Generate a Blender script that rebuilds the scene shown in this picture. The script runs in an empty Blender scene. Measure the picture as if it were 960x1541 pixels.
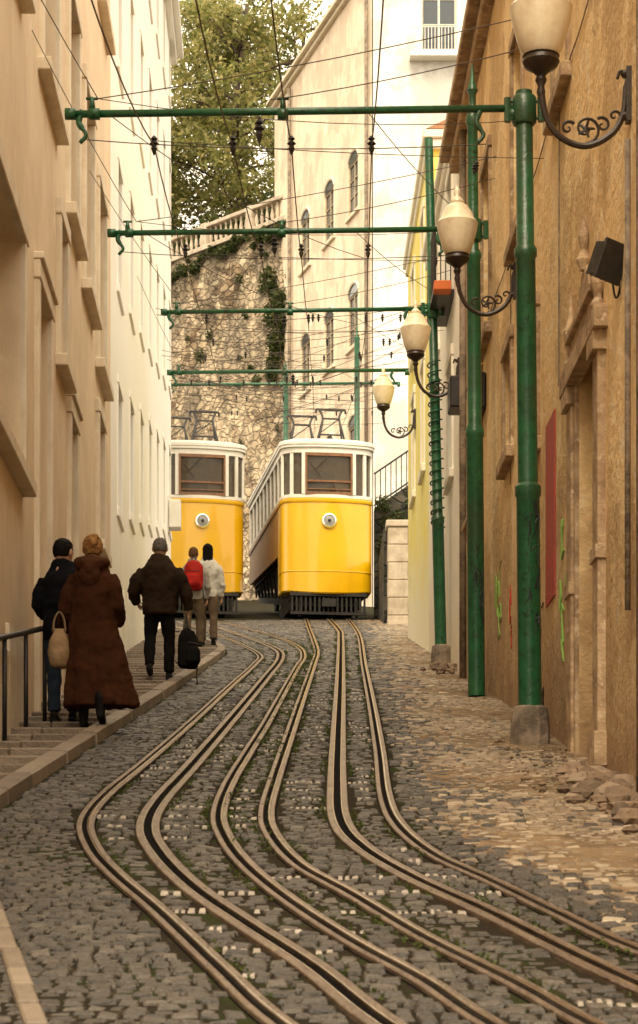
import bpy, bmesh, math, random
import numpy as np
from mathutils import Vector, Matrix
random.seed(7); np.random.seed(7)
S=0.18
def g(y): return S*y
scene=bpy.context.scene
col=scene.collection

# ---------------------------------------------------------------- materials
def mat(name,c1,c2=None,scale=4,rough=.8,bump=0.0,bscale=40,metal=0,stretch=(1,1,1),island=None,alpha=1,
        streak=None,dirt=None,c3=None,spec=.5,bdist=.02,coat=0,lo=.4,hi=.62,stain=None,sk=.6,st=(.5,.62,.75)):
    m=bpy.data.materials.new(name); m.use_nodes=True
    nt=m.node_tree; N=nt.nodes; L=nt.links
    b=N['Principled BSDF']; b.inputs['Roughness'].default_value=rough; b.inputs['Metallic'].default_value=metal
    b.inputs['Specular IOR Level'].default_value=spec
    b.inputs['Coat Weight'].default_value=coat
    geo=N.new('ShaderNodeNewGeometry')
    mp=N.new('ShaderNodeMapping'); mp.inputs['Scale'].default_value=stretch
    tc=N.new('ShaderNodeTexCoord')
    L.new(tc.outputs['Object'],mp.inputs['Vector'])
    def noise(s,det=4,v=None):
        n=N.new('ShaderNodeTexNoise'); n.inputs['Scale'].default_value=s; n.inputs['Detail'].default_value=det
        n.inputs['Roughness'].default_value=.62
        L.new((v or mp).outputs[0],n.inputs['Vector']); return n
    def ramp(src,a,b_,c=0,d=1):
        r=N.new('ShaderNodeMapRange'); r.inputs[1].default_value=a; r.inputs[2].default_value=b_; r.inputs[3].default_value=c; r.inputs[4].default_value=d
        L.new(src,r.inputs[0]); return r.outputs[0]
    def mix(f,a,b_):
        x=N.new('ShaderNodeMix'); x.data_type='RGBA'
        if isinstance(f,(int,float)): x.inputs[0].default_value=f
        else: L.new(f,x.inputs[0])
        for i,v in ((6,a),(7,b_)):
            if isinstance(v,tuple): x.inputs[i].default_value=(*v,1)
            else: L.new(v,x.inputs[i])
        return x.outputs[2]
    out=c1
    if c2: out=mix(ramp(noise(scale).outputs[0],lo,hi),c1,c2)
    if c3: out=mix(ramp(noise(scale*3.1,5).outputs[0],.56,.66),out,c3)
    if stain:
        out=mix(ramp(noise(.7,7).outputs[0],st[0],st[1],0,st[2]),out,stain)
    if streak:
        mp2=N.new('ShaderNodeMapping'); mp2.inputs['Scale'].default_value=(1.7,1.7,.3); L.new(tc.outputs['Object'],mp2.inputs['Vector'])
        n=noise(1.6,6,mp2); out=mix(ramp(n.outputs[0],.5,.78,0,sk),out,streak)
    if dirt:
        sx=N.new('ShaderNodeSeparateXYZ'); L.new(geo.outputs['Position'],sx.inputs[0])
        a=N.new('ShaderNodeMath'); a.operation='MULTIPLY_ADD'; L.new(sx.outputs[1],a.inputs[0]); a.inputs[1].default_value=-S; L.new(sx.outputs[2],a.inputs[2])
        n=noise(2.2,5); q=N.new('ShaderNodeMath'); q.operation='MULTIPLY_ADD'; L.new(n.outputs[0],q.inputs[0]); q.inputs[1].default_value=2.6; L.new(a.outputs[0],q.inputs[2])
        out=mix(ramp(q.outputs[0],3.5,1.2),out,dirt)
    if island:
        r=N.new('ShaderNodeValToRGB'); L.new(geo.outputs['Random Per Island'],r.inputs[0])
        e=r.color_ramp.elements
        while len(e)<len(island): e.new(.5)
        for i,cc in enumerate(island):
            e[i].position=i/(len(island)-1); e[i].color=(*cc,1)
        if c2: out=mix(.6,out,r.outputs[0])
        else: out=r.outputs[0]
    if isinstance(out,tuple): b.inputs['Base Color'].default_value=(*out,1)
    else: L.new(out,b.inputs['Base Color'])
    if bump:
        bn=N.new('ShaderNodeBump'); bn.inputs['Strength'].default_value=bump; bn.inputs['Distance'].default_value=bdist
        L.new(noise(bscale,4).outputs[0],bn.inputs['Height']); L.new(bn.outputs[0],b.inputs['Normal'])
    if alpha<1: b.inputs['Alpha'].default_value=alpha
    return m
def leafmat(name,cols):
    m=mat(name,cols[0],island=cols,rough=.55)
    nt=m.node_tree;N=nt.nodes;L=nt.links;b=N['Principled BSDF'];o=N['Material Output']
    t=N.new('ShaderNodeBsdfTranslucent'); mx=N.new('ShaderNodeMixShader'); mx.inputs[0].default_value=.5
    src=b.inputs['Base Color'].links[0].from_socket; L.new(src,t.inputs[0])
    L.new(b.outputs[0],mx.inputs[1]); L.new(t.outputs[0],mx.inputs[2]); L.new(mx.outputs[0],o.inputs[0]); return m
def stonewall(name,cols,scale,mortar,bump=.6,patch=None):
    m=bpy.data.materials.new(name); m.use_nodes=True; nt=m.node_tree;N=nt.nodes;L=nt.links;b=N['Principled BSDF'];b.inputs['Roughness'].default_value=.9
    tc=N.new('ShaderNodeTexCoord'); nz=N.new('ShaderNodeTexNoise'); nz.inputs['Scale'].default_value=4; nz.inputs['Detail'].default_value=4; L.new(tc.outputs['Object'],nz.inputs[0])
    ad=N.new('ShaderNodeMix'); ad.data_type='VECTOR'; ad.inputs[0].default_value=.22; L.new(tc.outputs['Object'],ad.inputs[4]); L.new(nz.outputs[1],ad.inputs[5])
    mpz=N.new('ShaderNodeMapping'); mpz.inputs['Scale'].default_value=(1,1,1.5); L.new(ad.outputs[1],mpz.inputs[0])
    v=N.new('ShaderNodeTexVoronoi'); v.inputs['Scale'].default_value=scale; L.new(mpz.outputs[0],v.inputs[0])
    v2=N.new('ShaderNodeTexVoronoi'); v2.feature='DISTANCE_TO_EDGE'; v2.inputs['Scale'].default_value=scale; L.new(mpz.outputs[0],v2.inputs[0])
    r=N.new('ShaderNodeValToRGB'); e=r.color_ramp.elements
    while len(e)<len(cols): e.new(.5)
    for i,c in enumerate(cols): e[i].position=.1+.8*i/(len(cols)-1); e[i].color=(*c,1)
    sp=N.new('ShaderNodeSeparateColor'); L.new(v.outputs['Color'],sp.inputs[0]); L.new(sp.outputs[0],r.inputs[0])
    mr=N.new('ShaderNodeMapRange'); mr.inputs[1].default_value=.0; mr.inputs[2].default_value=.12; L.new(v2.outputs[0],mr.inputs[0])
    mx=N.new('ShaderNodeMix'); mx.data_type='RGBA'; L.new(mr.outputs[0],mx.inputs[0]); mx.inputs[6].default_value=(*mortar,1); L.new(r.outputs[0],mx.inputs[7])
    out=mx.outputs[2]
    n3=N.new('ShaderNodeTexNoise'); n3.inputs['Scale'].default_value=.45; n3.inputs['Detail'].default_value=9; n3.inputs['Roughness'].default_value=.75; L.new(tc.outputs['Object'],n3.inputs[0])
    if patch:
        mr2=N.new('ShaderNodeMapRange'); mr2.inputs[1].default_value=.47; mr2.inputs[2].default_value=.54; mr2.inputs[4].default_value=.85; L.new(n3.outputs[0],mr2.inputs[0])
        m2=N.new('ShaderNodeMix'); m2.data_type='RGBA'; L.new(mr2.outputs[0],m2.inputs[0]); L.new(out,m2.inputs[6]); m2.inputs[7].default_value=(*patch,1); out=m2.outputs[2]
    mpv=N.new('ShaderNodeMapping'); mpv.inputs['Scale'].default_value=(1,1,.3); L.new(tc.outputs['Object'],mpv.inputs[0])
    for vec,s,lo,hi,dk in ((tc.outputs['Object'],3.2,.36,.6,.5),(mpv.outputs[0],1.1,.4,.58,.5)):
        n4=N.new('ShaderNodeTexNoise'); n4.inputs['Scale'].default_value=s; n4.inputs['Detail'].default_value=7; L.new(vec,n4.inputs[0])
        m3=N.new('ShaderNodeMix'); m3.data_type='RGBA'; m3.blend_type='MULTIPLY'; m3.inputs[0].default_value=.85
        mr4=N.new('ShaderNodeMapRange'); mr4.inputs[1].default_value=lo;mr4.inputs[2].default_value=hi;mr4.inputs[3].default_value=dk;mr4.inputs[4].default_value=1.1
        L.new(n4.outputs[0],mr4.inputs[0]); L.new(out,m3.inputs[6]); L.new(mr4.outputs[0],m3.inputs[7]); out=m3.outputs[2]
    L.new(out,b.inputs['Base Color'])
    ah=N.new('ShaderNodeMath'); ah.operation='ADD'; L.new(mr.outputs[0],ah.inputs[0]); L.new(n3.outputs[0],ah.inputs[1])
    bn=N.new('ShaderNodeBump'); bn.inputs['Strength'].default_value=bump; bn.inputs['Distance'].default_value=.08; L.new(ah.outputs[0],bn.inputs['Height']); L.new(bn.outputs[0],b.inputs['Normal'])
    return m

M={}
M['plasterL']=mat('plaster_beige',(.82,.66,.46),(.76,.60,.41),1.2,.9,.3,50,streak=(.6,.45,.29),dirt=(.6,.46,.31),sk=.4,c3=(.84,.69,.5),stain=(.7,.54,.36),st=(.5,.6,.5))
M['plasterW']=mat('plaster_glare_white',(.94,.91,.84),(.92,.88,.79),1.0,.9,.1,60,streak=(.87,.81,.69),dirt=(.78,.7,.56),sk=.3)  # near-white colour stands in for overexposed glare on these walls
M['plasterR']=mat('plaster_ochre',(.93,.71,.40),(.86,.61,.30),1.6,.92,.9,12,streak=(.46,.29,.12),dirt=(.33,.21,.11),c3=(.93,.80,.57),stain=(.56,.37,.17),sk=.62,st=(.49,.54,.68),bdist=.03)
M['plasterY']=mat('plaster_yellow',(.94,.79,.16),(.91,.85,.36),.8,.9,.15,60,streak=(.88,.8,.5),dirt=(.92,.88,.76))
M['plasterP']=mat('plaster_pink',(.86,.72,.55),(.79,.63,.47),.6,.9,.3,15,streak=(.56,.42,.29),c3=(.89,.8,.66),stain=(.68,.53,.39),sk=.7,st=(.5,.55,.75))  # wall colour lightened to paint in distance haze
M['plasterG']=mat('plaster_grey',(.80,.77,.72),(.72,.69,.63),.35,.9,.3,15,streak=(.5,.46,.4),stain=(.58,.54,.49),sk=.65,st=(.5,.56,.75))
M['stone']=mat('limestone_trim',(.80,.70,.54),(.7,.59,.43),3,.85,.35,50,streak=(.55,.44,.31))
M['stoneW']=mat('limestone_pale',(.88,.84,.75),(.82,.77,.65),3,.85,.2,50)
M['stoneD']=mat('old_stone',(.50,.36,.22),(.28,.185,.11),4,.9,.8,20,c3=(.6,.47,.32))
M['glass']=mat('window_glass',(.05,.06,.07),rough=.08,spec=.8)
M['tglass']=mat('tram_glass',(.10,.08,.055),rough=.03,spec=.5,alpha=.36)
M['woodw']=mat('painted_wood',(.75,.7,.6),(.6,.54,.44),5,.6)
M['shut']=mat('shutter_wood',(.45,.36,.24),(.35,.27,.17),5,.7)
M['tile']=mat('roof_tile',(.42,.22,.12),(.3,.16,.09),3,.85,.4,20)
M['green']=mat('green_paint',(.008,.08,.030),(.014,.115,.046),6,.32,.3,30,c3=(.005,.032,.013),spec=.6,stain=(.03,.055,.028),st=(.53,.6,.55))
M['iron']=mat('black_iron',(.010,.010,.010),(.025,.02,.017),10,.45,.2,60)
M['bronze']=mat('bronze_paint',(.020,.011,.007),(.036,.02,.012),10,.4,.2,60)
M['wire']=mat('wire_metal',(.055,.038,.025),rough=.55)
M['rail']=mat('rail_steel',(.17,.115,.078),(.28,.205,.145),16,.36,.4,60,metal=.7,stretch=(1,.22,1),c3=(.075,.043,.025))
M['railtop']=mat('rail_polished_edge',(.62,.54,.44),(.40,.32,.24),12,.2,.1,70,metal=.9,stretch=(1,.15,1))
M['slot']=mat('slot_dark',(.005,.004,.004),rough=.95,spec=.05)
M['sett']=mat('sett_granite',(.044,.036,.029),(.082,.067,.052),9,.42,.9,40,island=[(.013,.011,.010),(.036,.030,.025),(.064,.052,.042),(.026,.021,.017),(.13,.108,.083)],bdist=.016,spec=.5)
M['settp']=mat('sett_pale_sheen',(.25,.183,.12),(.35,.27,.185),7,.5,.9,40,island=[(.07,.05,.035),(.21,.16,.11),(.34,.265,.18),(.13,.097,.066),(.55,.46,.34)],bdist=.016,spec=.4)  # pale stones, brightened further to paint in the sheen on the street
M['settl']=mat('sett_limestone',(.25,.21,.165),(.36,.31,.25),9,.42,.4,45,bdist=.01)
M['dirt']=mat('joint_dirt',(.021,.016,.010),(.024,.030,.008),2.2,.95,.8,30,c3=(.045,.034,.021),lo=.5,hi=.6,spec=.1)
M['dirtp']=mat('sand_dirt',(.24,.165,.10),(.125,.088,.055),3,.95,.8,30,c3=(.34,.26,.165),spec=.1)
M['pave']=mat('pavement_stone',(.07,.053,.038),(.036,.028,.021),6,.7,.9,22,c3=(.12,.095,.07))
M['kerb']=mat('kerb_stone',(.24,.185,.13),(.13,.10,.072),5,.55,.9,30,island=[(.11,.082,.058),(.22,.168,.12),(.31,.25,.18)])
M['grass']=mat('terrace_soil',(.06,.07,.03),(.1,.09,.05),3,.95,.5,20)
M['concrete']=mat('concrete',(.30,.235,.17),(.13,.103,.078),5,.9,.9,22)
M['tramY']=mat('yellow_paint',(.82,.46,.003),(.78,.43,.003),1.5,.24,.03,8,coat=.45,streak=(.6,.3,.01),sk=.35)
M['tramW']=mat('white_paint',(.80,.77,.69),(.72,.68,.59),3,.35,.05,20,streak=(.52,.45,.36),sk=.4)
M['tramO']=mat('varnished_wood',(.46,.24,.05),(.36,.18,.04),3,.4,.2,30,stretch=(1,6,1))
M['tramB']=mat('brown_wood_frame',(.17,.07,.025),(.24,.11,.04),8,.4)
M['under']=mat('undercarriage_steel',(.010,.009,.008),(.025,.018,.013),8,.65,.5,30)
M['interior']=mat('interior_panel',(.62,.48,.3),(.48,.35,.2),3,.6)
M['chrome']=mat('chrome',(.8,.8,.78),rough=.15,metal=1)
M['lens']=mat('headlamp_lens',(.3,.3,.28),rough=.1)
M['globe']=mat('frosted_glass',(.86,.76,.56),(.72,.6,.42),6,.3,coat=.4,streak=(.5,.38,.22),sk=.5)
M['wallrubble']=stonewall('rubble_masonry',[(.15,.095,.05),(.36,.26,.155),(.54,.42,.27),(.24,.155,.085),(.6,.5,.34)],3.3,(.24,.175,.11),1.0,(.58,.46,.31))
M['ashlar']=mat('ashlar_stone',(.6,.51,.4),(.42,.34,.25),3,.85,.5,25,streak=(.2,.17,.13))
M['darkwall']=stonewall('mossy_masonry',[(.035,.035,.024),(.07,.06,.045),(.1,.085,.065)],2.6,(.025,.03,.018),.7)
M['rock']=mat('rubble_rock',(.24,.165,.10),(.10,.07,.05),5,.9,.8,20,island=[(.1,.07,.05),(.24,.165,.11),(.36,.28,.2)])
M['red']=mat('red_paint',(.5,.03,.02),(.4,.03,.02),4,.6,.2,30,streak=(.3,.05,.03))
M['greeng']=mat('green_spray',(.25,.45,.1),rough=.6)
M['blackg']=mat('black_spray',(.02,.02,.02),rough=.6)
M['leaf']=leafmat('tree_leaves',[(.12,.145,.035),(.26,.27,.075),(.44,.40,.14),(.17,.18,.05),(.58,.49,.2)])
M['ivy']=leafmat('ivy_leaves',[(.02,.035,.01),(.045,.065,.015),(.08,.1,.025),(.13,.13,.04)])
M['moss']=leafmat('moss_leaves',[(.04,.06,.012),(.08,.11,.02),(.12,.14,.03)])
M['bark']=mat('bark',(.1,.07,.045),(.05,.035,.025),6,.9,.8,20)
M['skin']=mat('skin',(.45,.26,.17),(.4,.22,.14),8,.5)

# ---------------------------------------------------------------- mesh helpers
def empty(name,loc=(0,0,0),rz=0,sc=1):
    e=bpy.data.objects.new(name,None); e.location=loc; e.rotation_euler=(0,0,rz); e.scale=(sc,sc,sc); e.empty_display_size=.2
    col.objects.link(e); return e
def fin(bm,name,m,parent=None,smooth=False,bev=0,recalc=True):
    if recalc: bmesh.ops.recalc_face_normals(bm,faces=bm.faces)
    me=bpy.data.meshes.new(name); bm.to_mesh(me); bm.free()
    me.materials.append(m)
    if smooth:
        for p in me.polygons: p.use_smooth=True
        if smooth=='auto':
            me.set_sharp_from_angle(angle=math.radians(38))
    o=bpy.data.objects.new(name,me); col.objects.link(o)
    if parent: o.parent=parent
    if bev:
        b=o.modifiers.new('bev','BEVEL'); b.width=bev; b.segments=1; b.limit_method='ANGLE'
    return o
def box(bm,x0,x1,y0,y1,z0,z1,P=None):
    P=P or (lambda a,b,c:(a,b,c))
    v=[bm.verts.new(P(x,y,z)) for x in (x0,x1) for y in (y0,y1) for z in (z0,z1)]
    for f in ((0,1,3,2),(4,6,7,5),(0,4,5,1),(2,3,7,6),(0,2,6,4),(1,5,7,3)): bm.faces.new([v[i] for i in f])
    return v
def lathe(bm,prof,cx=0,cy=0,cz=0,seg=20,ax=None):
    rings=[]
    for r,z in prof:
        rings.append([bm.verts.new((cx+r*math.cos(2*math.pi*i/seg),cy+r*math.sin(2*math.pi*i/seg),cz+z)) for i in range(seg)])
    for a,b in zip(rings,rings[1:]):
        for i in range(seg): bm.faces.new((a[i],a[(i+1)%seg],b[(i+1)%seg],b[i]))
    bm.faces.new(rings[0][::-1]); bm.faces.new(rings[-1])
def tube(bm,pts,rad,seg=8,ry=1.0,ref=(0,0,1)):
    pts=[Vector(p) for p in pts]; n=len(pts)
    if not isinstance(rad,(list,tuple)): rad=[rad]*n
    rings=[]; up=Vector(ref)
    t0=(pts[1]-pts[0]).normalized()
    if abs(t0.dot(up))>.95: up=Vector((0,1,0)) if abs(t0.y)<.9 else Vector((1,0,0))
    prev=None
    for i,p in enumerate(pts):
        t=(pts[min(i+1,n-1)]-pts[max(i-1,0)])
        t=t.normalized() if t.length>1e-9 else t0
        if prev is None: a=t.cross(up).normalized()
        else:
            a=prev-t*prev.dot(t)
            a=a.normalized() if a.length>1e-6 else t.cross(up).normalized()
        prev=a; b=t.cross(a)
        rings.append([bm.verts.new(p+(a*math.cos(2*math.pi*k/seg)+b*math.sin(2*math.pi*k/seg)*ry)*rad[i]) for k in range(seg)])
    for A,B in zip(rings,rings[1:]):
        for i in range(seg): bm.faces.new((A[i],A[(i+1)%seg],B[(i+1)%seg],B[i]))
    bm.faces.new(rings[0][::-1]); bm.faces.new(rings[-1])
def ell(bm,c,r,seg=16,rings=10):
    M4=Matrix.Translation(c)@Matrix.Diagonal((*r,1))
    bmesh.ops.create_uvsphere(bm,u_segments=seg,v_segments=rings,radius=1,matrix=M4)
def catmull(P,n=8):
    P=[Vector(p) for p in P]; out=[]
    Q=[P[0]*2-P[1]]+P+[P[-1]*2-P[-2]]
    for i in range(1,len(Q)-2):
        for k in range(n):
            t=k/n; a,b,c,d=Q[i-1],Q[i],Q[i+1],Q[i+2]
            out.append(.5*((2*b)+(c-a)*t+(2*a-5*b+4*c-d)*t*t+(3*b-a-3*c+d)*t**3))
    out.append(P[-1]); return out

# ---------------------------------------------------------------- ground
def ground():
    bm=bmesh.new()
    ys=[-400,-60,0,30,60,90,125,160,700]; zs=[-11,-10.8,0,5.4,10.8,16.2,22.5,23,23]
    for i in range(len(ys)):
        zs[i]-=.018
    xs=[-600,-40,-5,0,5,40,600]
    V=[[bm.verts.new((x,y,z)) for x in xs] for y,z in zip(ys,zs)]
    for i in range(len(ys)-1):
        for j in range(len(xs)-1): bm.faces.new((V[i][j],V[i][j+1],V[i+1][j+1],V[i+1][j]))
    fin(bm,'ground',M['dirt'])
ground()

RP={
'L1':[(6.3,.3),(7.51,-.12),(8.56,-.375),(9.94,-.697),(11.1,-.989),(12.13,-1.204),(13.37,-1.366),(14.89,-1.391),(17.35,-1.312),(21.65,-1.201),(28.02,-1.064),(33.4,-.946),(36.9,-.968),(42.3,-1.54),(48.07,-2.3),(57,-3.55)],
'L2':[(6.3,.6),(7.51,.219),(8.56,-.025),(9.58,-.308),(10.65,-.591),(11.86,-.831),(13.03,-.982),(14.48,-1.014),(17.07,-.947),(22.1,-.839),(29.6,-.692),(35.65,-.604),(39.7,-.788),(46,-1.544),(57,-3.05)],
'L3':[(6.3,.93),(7.51,.57),(8.29,.387),(9.16,.134),(10.34,-.151),(11.47,-.368),(12.57,-.514),(13.72,-.601),(15.55,-.613),(18.26,-.56),(21.2,-.496),(25.9,-.417),(32.3,-.312),(36.1,-.243),(40.3,-.377),(46,-.95),(57,-2.5)],
'R1':[(6.3,1.25),(7.51,.899),(8.23,.72),(9.24,.432),(10.44,.152),(11.47,-.1),(12.72,-.26),(13.9,-.317),(16.02,-.304),(19.6,-.258),(25.3,-.185),(33.4,-.078),(38.2,-.034),(45.6,-.133),(51.4,-.225),(60,-.35)],
'R2':[(6.3,1.85),(7.2,1.45),(8.1,1.18),(8.78,1.0),(9.85,.748),(10.99,.449),(12.13,.23),(13.37,.125),(15.55,.123),(20.4,.173),(29.6,.277),(44.8,.43),(49.9,.44),(60,.25)],
'R3':[(6.3,2.15),(7.2,1.85),(8.9,1.27),(9.79,1.058),(10.87,.825),(11.86,.6),(13.2,.462),(14.89,.435),(18.26,.49),(24.15,.564),(33.4,.663),(46.8,.82),(60,.75)]}
RX={}
for k,p in RP.items():
    c=catmull([(x,y,0) for y,x in p],6)
    RX[k]=(np.array([v.y for v in c]),np.array([v.x for v in c]))
def rx(k,y): return np.interp(y,*RX[k])
def strip(bm,k,o0,o1,zt,zb,ch=.004):
    Y,X=RX[k]; prev=None
    n=len(Y)
    for i in range(n):
        a=max(i-1,0); b=min(i+1,n-1); t=Vector((X[b]-X[a],Y[b]-Y[a])).normalized(); nx,ny=t.y,-t.x
        r=[]
        for o,z in ((o0,zb),(o0,zt-.003),(o0+ch,zt),(o1-ch,zt),(o1,zt-.003),(o1,zb)):
            x=X[i]+nx*o; y=Y[i]+ny*o
            r.append(bm.verts.new((x,y,g(y)+z)))
        if prev:
            for j in range(5): bm.faces.new((prev[j],prev[j+1],r[j+1],r[j]))
        prev=r
track=empty('tram_track')
for k in RP:
    bm=bmesh.new(); be=bmesh.new()
    if k in('L2','R2'):
        strip(bm,k,-.068,-.022,.004,-.04); strip(bm,k,.022,.068,.004,-.04)
        strip(be,k,-.031,-.022,.0065,-.03,.002); strip(be,k,.022,.031,.0065,-.03,.002)
    else:
        strip(bm,k,-.054,-.022,.003,-.04); strip(bm,k,.008,.048,.004,-.04)
        strip(be,k,.006,.022,.0075,-.03,.003)
    fin(bm,'rail_'+k,M['rail'],track); fin(be,'running_edge_'+k,M['railtop'],track)
    bm=bmesh.new(); strip(bm,k,-.058,.058,-.013,-.04); fin(bm,'slot_'+k,M['slot'],track)

KY=[6,14.1,19.3,24.1,30.5,36,38.5,42,46,50,53]; KX=[-2.13,-1.98,-1.87,-1.76,-1.64,-1.55,-1.6,-2.0,-2.55,-3.1,-3.45]
kc=catmull([(x,y,0) for y,x in zip(KY,KX)],6); KYs=np.array([v.y for v in kc]); KXs=np.array([v.x for v in kc])
def kx(y): return float(np.interp(y,KYs,KXs))
def wl(y): return -2.2-.025*y
def wr(y): return 2.25-.011*y
# cobbles
def cobbles():
    va,fa={0:[],1:[],2:[]},{0:[],1:[],2:[]}
    def stone(k,cx,yy,hw,hd,top,tx,ty,rot):
        V=va[k]; b=len(V); c_,s_=math.cos(rot),math.sin(rot)
        def pt(u,v,z):
            X=cx+u*c_-v*s_; Y=yy+u*s_+v*c_
            V.append((X,Y,g(Y)+z+u*tx+v*ty))
        q=[(-1,-1),(1,-1),(1,1),(-1,1)]
        J=[(random.uniform(.84,1),random.uniform(.8,1)) for _ in q]
        for (u,v) in q: pt(u*hw,v*hd,-.035)
        for (u,v),(a,c) in zip(q,J): pt(u*hw*a,v*hd*c,top-.007)
        for (u,v),(a,c) in zip(q,J): pt(u*hw*a*.8,v*hd*c*.76,top+random.uniform(-.0025,.0025))
        F=fa[k]
        for i in range(4):
            j=(i+1)%4; F.append((b+i,b+j,b+4+j,b+4+i)); F.append((b+4+i,b+4+j,b+8+j,b+8+i))
        F.append((b+8,b+9,b+10)); F.append((b+8,b+10,b+11))
    y=6.4; row=0
    while y<58:
        dy=.074*random.uniform(.86,1.16)*(1 if y<26 else 1.4)
        xl=kx(y)+.01 if y<53 else -3.9
        xr=wr(y)-.02 if y<45 else 2.4
        l1=rx('L1',y); r3=rx('R3',y); R=[(rx(k,y),.082 if k in('L2','R2') else .066) for k in RP]
        x=xl+random.uniform(0,.06)
        while x<xr:
            w=random.uniform(.055,.12)*(1 if y<26 else 1.35)
            cx=x+w/2
            bad=any(abs(cx-a)<b+w*.26 for a,b in R)
            jy=.018*math.sin(cx*2.6+row*.7)+random.uniform(-.012,.012)
            if not bad and random.random()>.02:
                k=0; off=cx-r3
                if off>.1 and random.random()<min(1,max(0,(off-.05)*1.3))*(.5+.5*math.sin(y*.7+cx*2)**2+.3): k=1
                top=random.uniform(-.011,.003)-.002+.006*math.sin(cx*2.3+y*1.7)
                if l1<cx<r3 and row%7==0 and math.sin(row*1.7+round(cx*2.2))>-.05:
                    for q in(-.28,.22): stone(2,cx+q*w,y+jy,w*.17,dy*.4,top+.001,0,0,0)
                else:
                    stone(k,cx,y+jy,w/2-.005,dy/2-.004,top,random.uniform(-.12,.12),random.uniform(-.15,.15),random.uniform(-.2,.2))
            x+=w
        y+=dy; row+=1
    root=empty('cobbled_street')
    for k,(n,m) in {0:('granite_setts','sett'),1:('pale_setts','settp'),2:('limestone_setts','settl')}.items():
        me=bpy.data.meshes.new(n); me.from_pydata(va[k],[],fa[k]); me.materials.append(M[m])
        o=bpy.data.objects.new(n,me); col.objects.link(o); o.parent=root
    bm=bmesh.new(); prev=None
    for y in np.arange(6,46,.5):
        a=rx('R3',y)+.3; b=wr(y)+.05
        if a>b-.05: a=b-.05
        r=[bm.verts.new((a,y,g(y)-.014)),bm.verts.new((b,y,g(y)-.004))]
        if prev: bm.faces.new((prev[0],prev[1],r[1],r[0]))
        prev=r
    fin(bm,'sand_bed',M['dirtp'],root)
cobbles()
# pavement steps + kerb
def pavement():
    root=empty('pavement')
    bt=bmesh.new(); bn=bmesh.new()
    y=7.
    while y<52:
        y1=y+.7
        for (a,b,z0,z1,bm) in ((y,y+.11,.085,.088,bn),(y+.11,y1,.06,.02,bt)):
            zA=g(y)+z0; zB=(g(y)+z1) if bm is bn else g(y1)+z1
            x0a,x1a,x0b,x1b=wl(a)-.1,kx(a)-.125,wl(b)-.1,kx(b)-.125
            if x1a<x0a+.1: continue
            lo=g(a)-.1
            n=2 if bm is bn else 6
            for i in range(n):
                s,e=i/n,(i+1)/n
                if bm is bn: s+=.003; e-=.003
                jz=random.uniform(-.005,.005) if bm is bn else 0
                P=lambda t,q,A=(x0a,x1a),B=(x0b,x1b): (A[0]+(A[1]-A[0])*t if q==0 else B[0]+(B[1]-B[0])*t)
                v=[bm.verts.new(c) for c in ((P(s,0),a,zA+jz),(P(e,0),a,zA+jz),(P(e,1),b,zB+jz),(P(s,1),b,zB+jz),(P(s,0),a,lo),(P(e,0),a,lo),(P(e,1),b,lo),(P(s,1),b,lo))]
                bm.faces.new(v[:4]); bm.faces.new((v[0],v[1],v[5],v[4])); bm.faces.new((v[2],v[3],v[7],v[6])); bm.faces.new((v[1],v[2],v[6],v[5])); bm.faces.new((v[3],v[0],v[4],v[7]))
        y=y1
    fin(bt,'treads',M['pave'],root); fin(bn,'nosings',M['kerb'],root,bev=.012)
    bm=bmesh.new()
    y=7.
    while y<52.5:
        y1=y+random.uniform(.75,1.1); j=random.uniform(-.008,.008)
        yy=np.linspace(y+.004,y1-.004,4); prev=None
        for q in yy:
            x=kx(q)+j
            r=[bm.verts.new((x-.13,q,g(q)-.05)),bm.verts.new((x-.13,q,g(q)+.085+j)),bm.verts.new((x-.02,q,g(q)+.085+j)),bm.verts.new((x,q,g(q)+.07+j)),bm.verts.new((x+.004,q,g(q)-.05))]
            if prev:
                for i in range(4): bm.faces.new((prev[i],prev[i+1],r[i+1],r[i]))
            else: bm.faces.new(r)
            prev=r
        bm.faces.new(prev[::-1]); y=y1
    fin(bm,'kerb_stones',M['kerb'],root)
pavement()
def lowkerb():
    bm=bmesh.new(); pts=[(-.72,6.2),(-.93,7.5),(-1.13,8.5),(-1.40,9.9),(-1.62,11)]
    for (a,b),(c,d) in zip(pts,pts[1:]):
        n=3
        for i in range(n):
            s=i/n+.012; e=(i+1)/n-.012; jx=random.uniform(-.006,.006)
            X0,Y0,X1,Y1=a+(c-a)*s+jx,b+(d-b)*s,a+(c-a)*e+jx,b+(d-b)*e
            v=[bm.verts.new((x+o,y,g(y)+z)) for z in(-.05,.012+random.uniform(-.005,.004)) for (x,y) in((X0,Y0),(X1,Y1)) for o in(-.042,.036)]
            for f in((0,1,5,4),(1,3,7,5),(3,2,6,7),(2,0,4,6),(4,5,7,6)): bm.faces.new([v[q] for q in f])
    fin(bm,'kerb',M['kerb'],bev=.008)
lowkerb()

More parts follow.
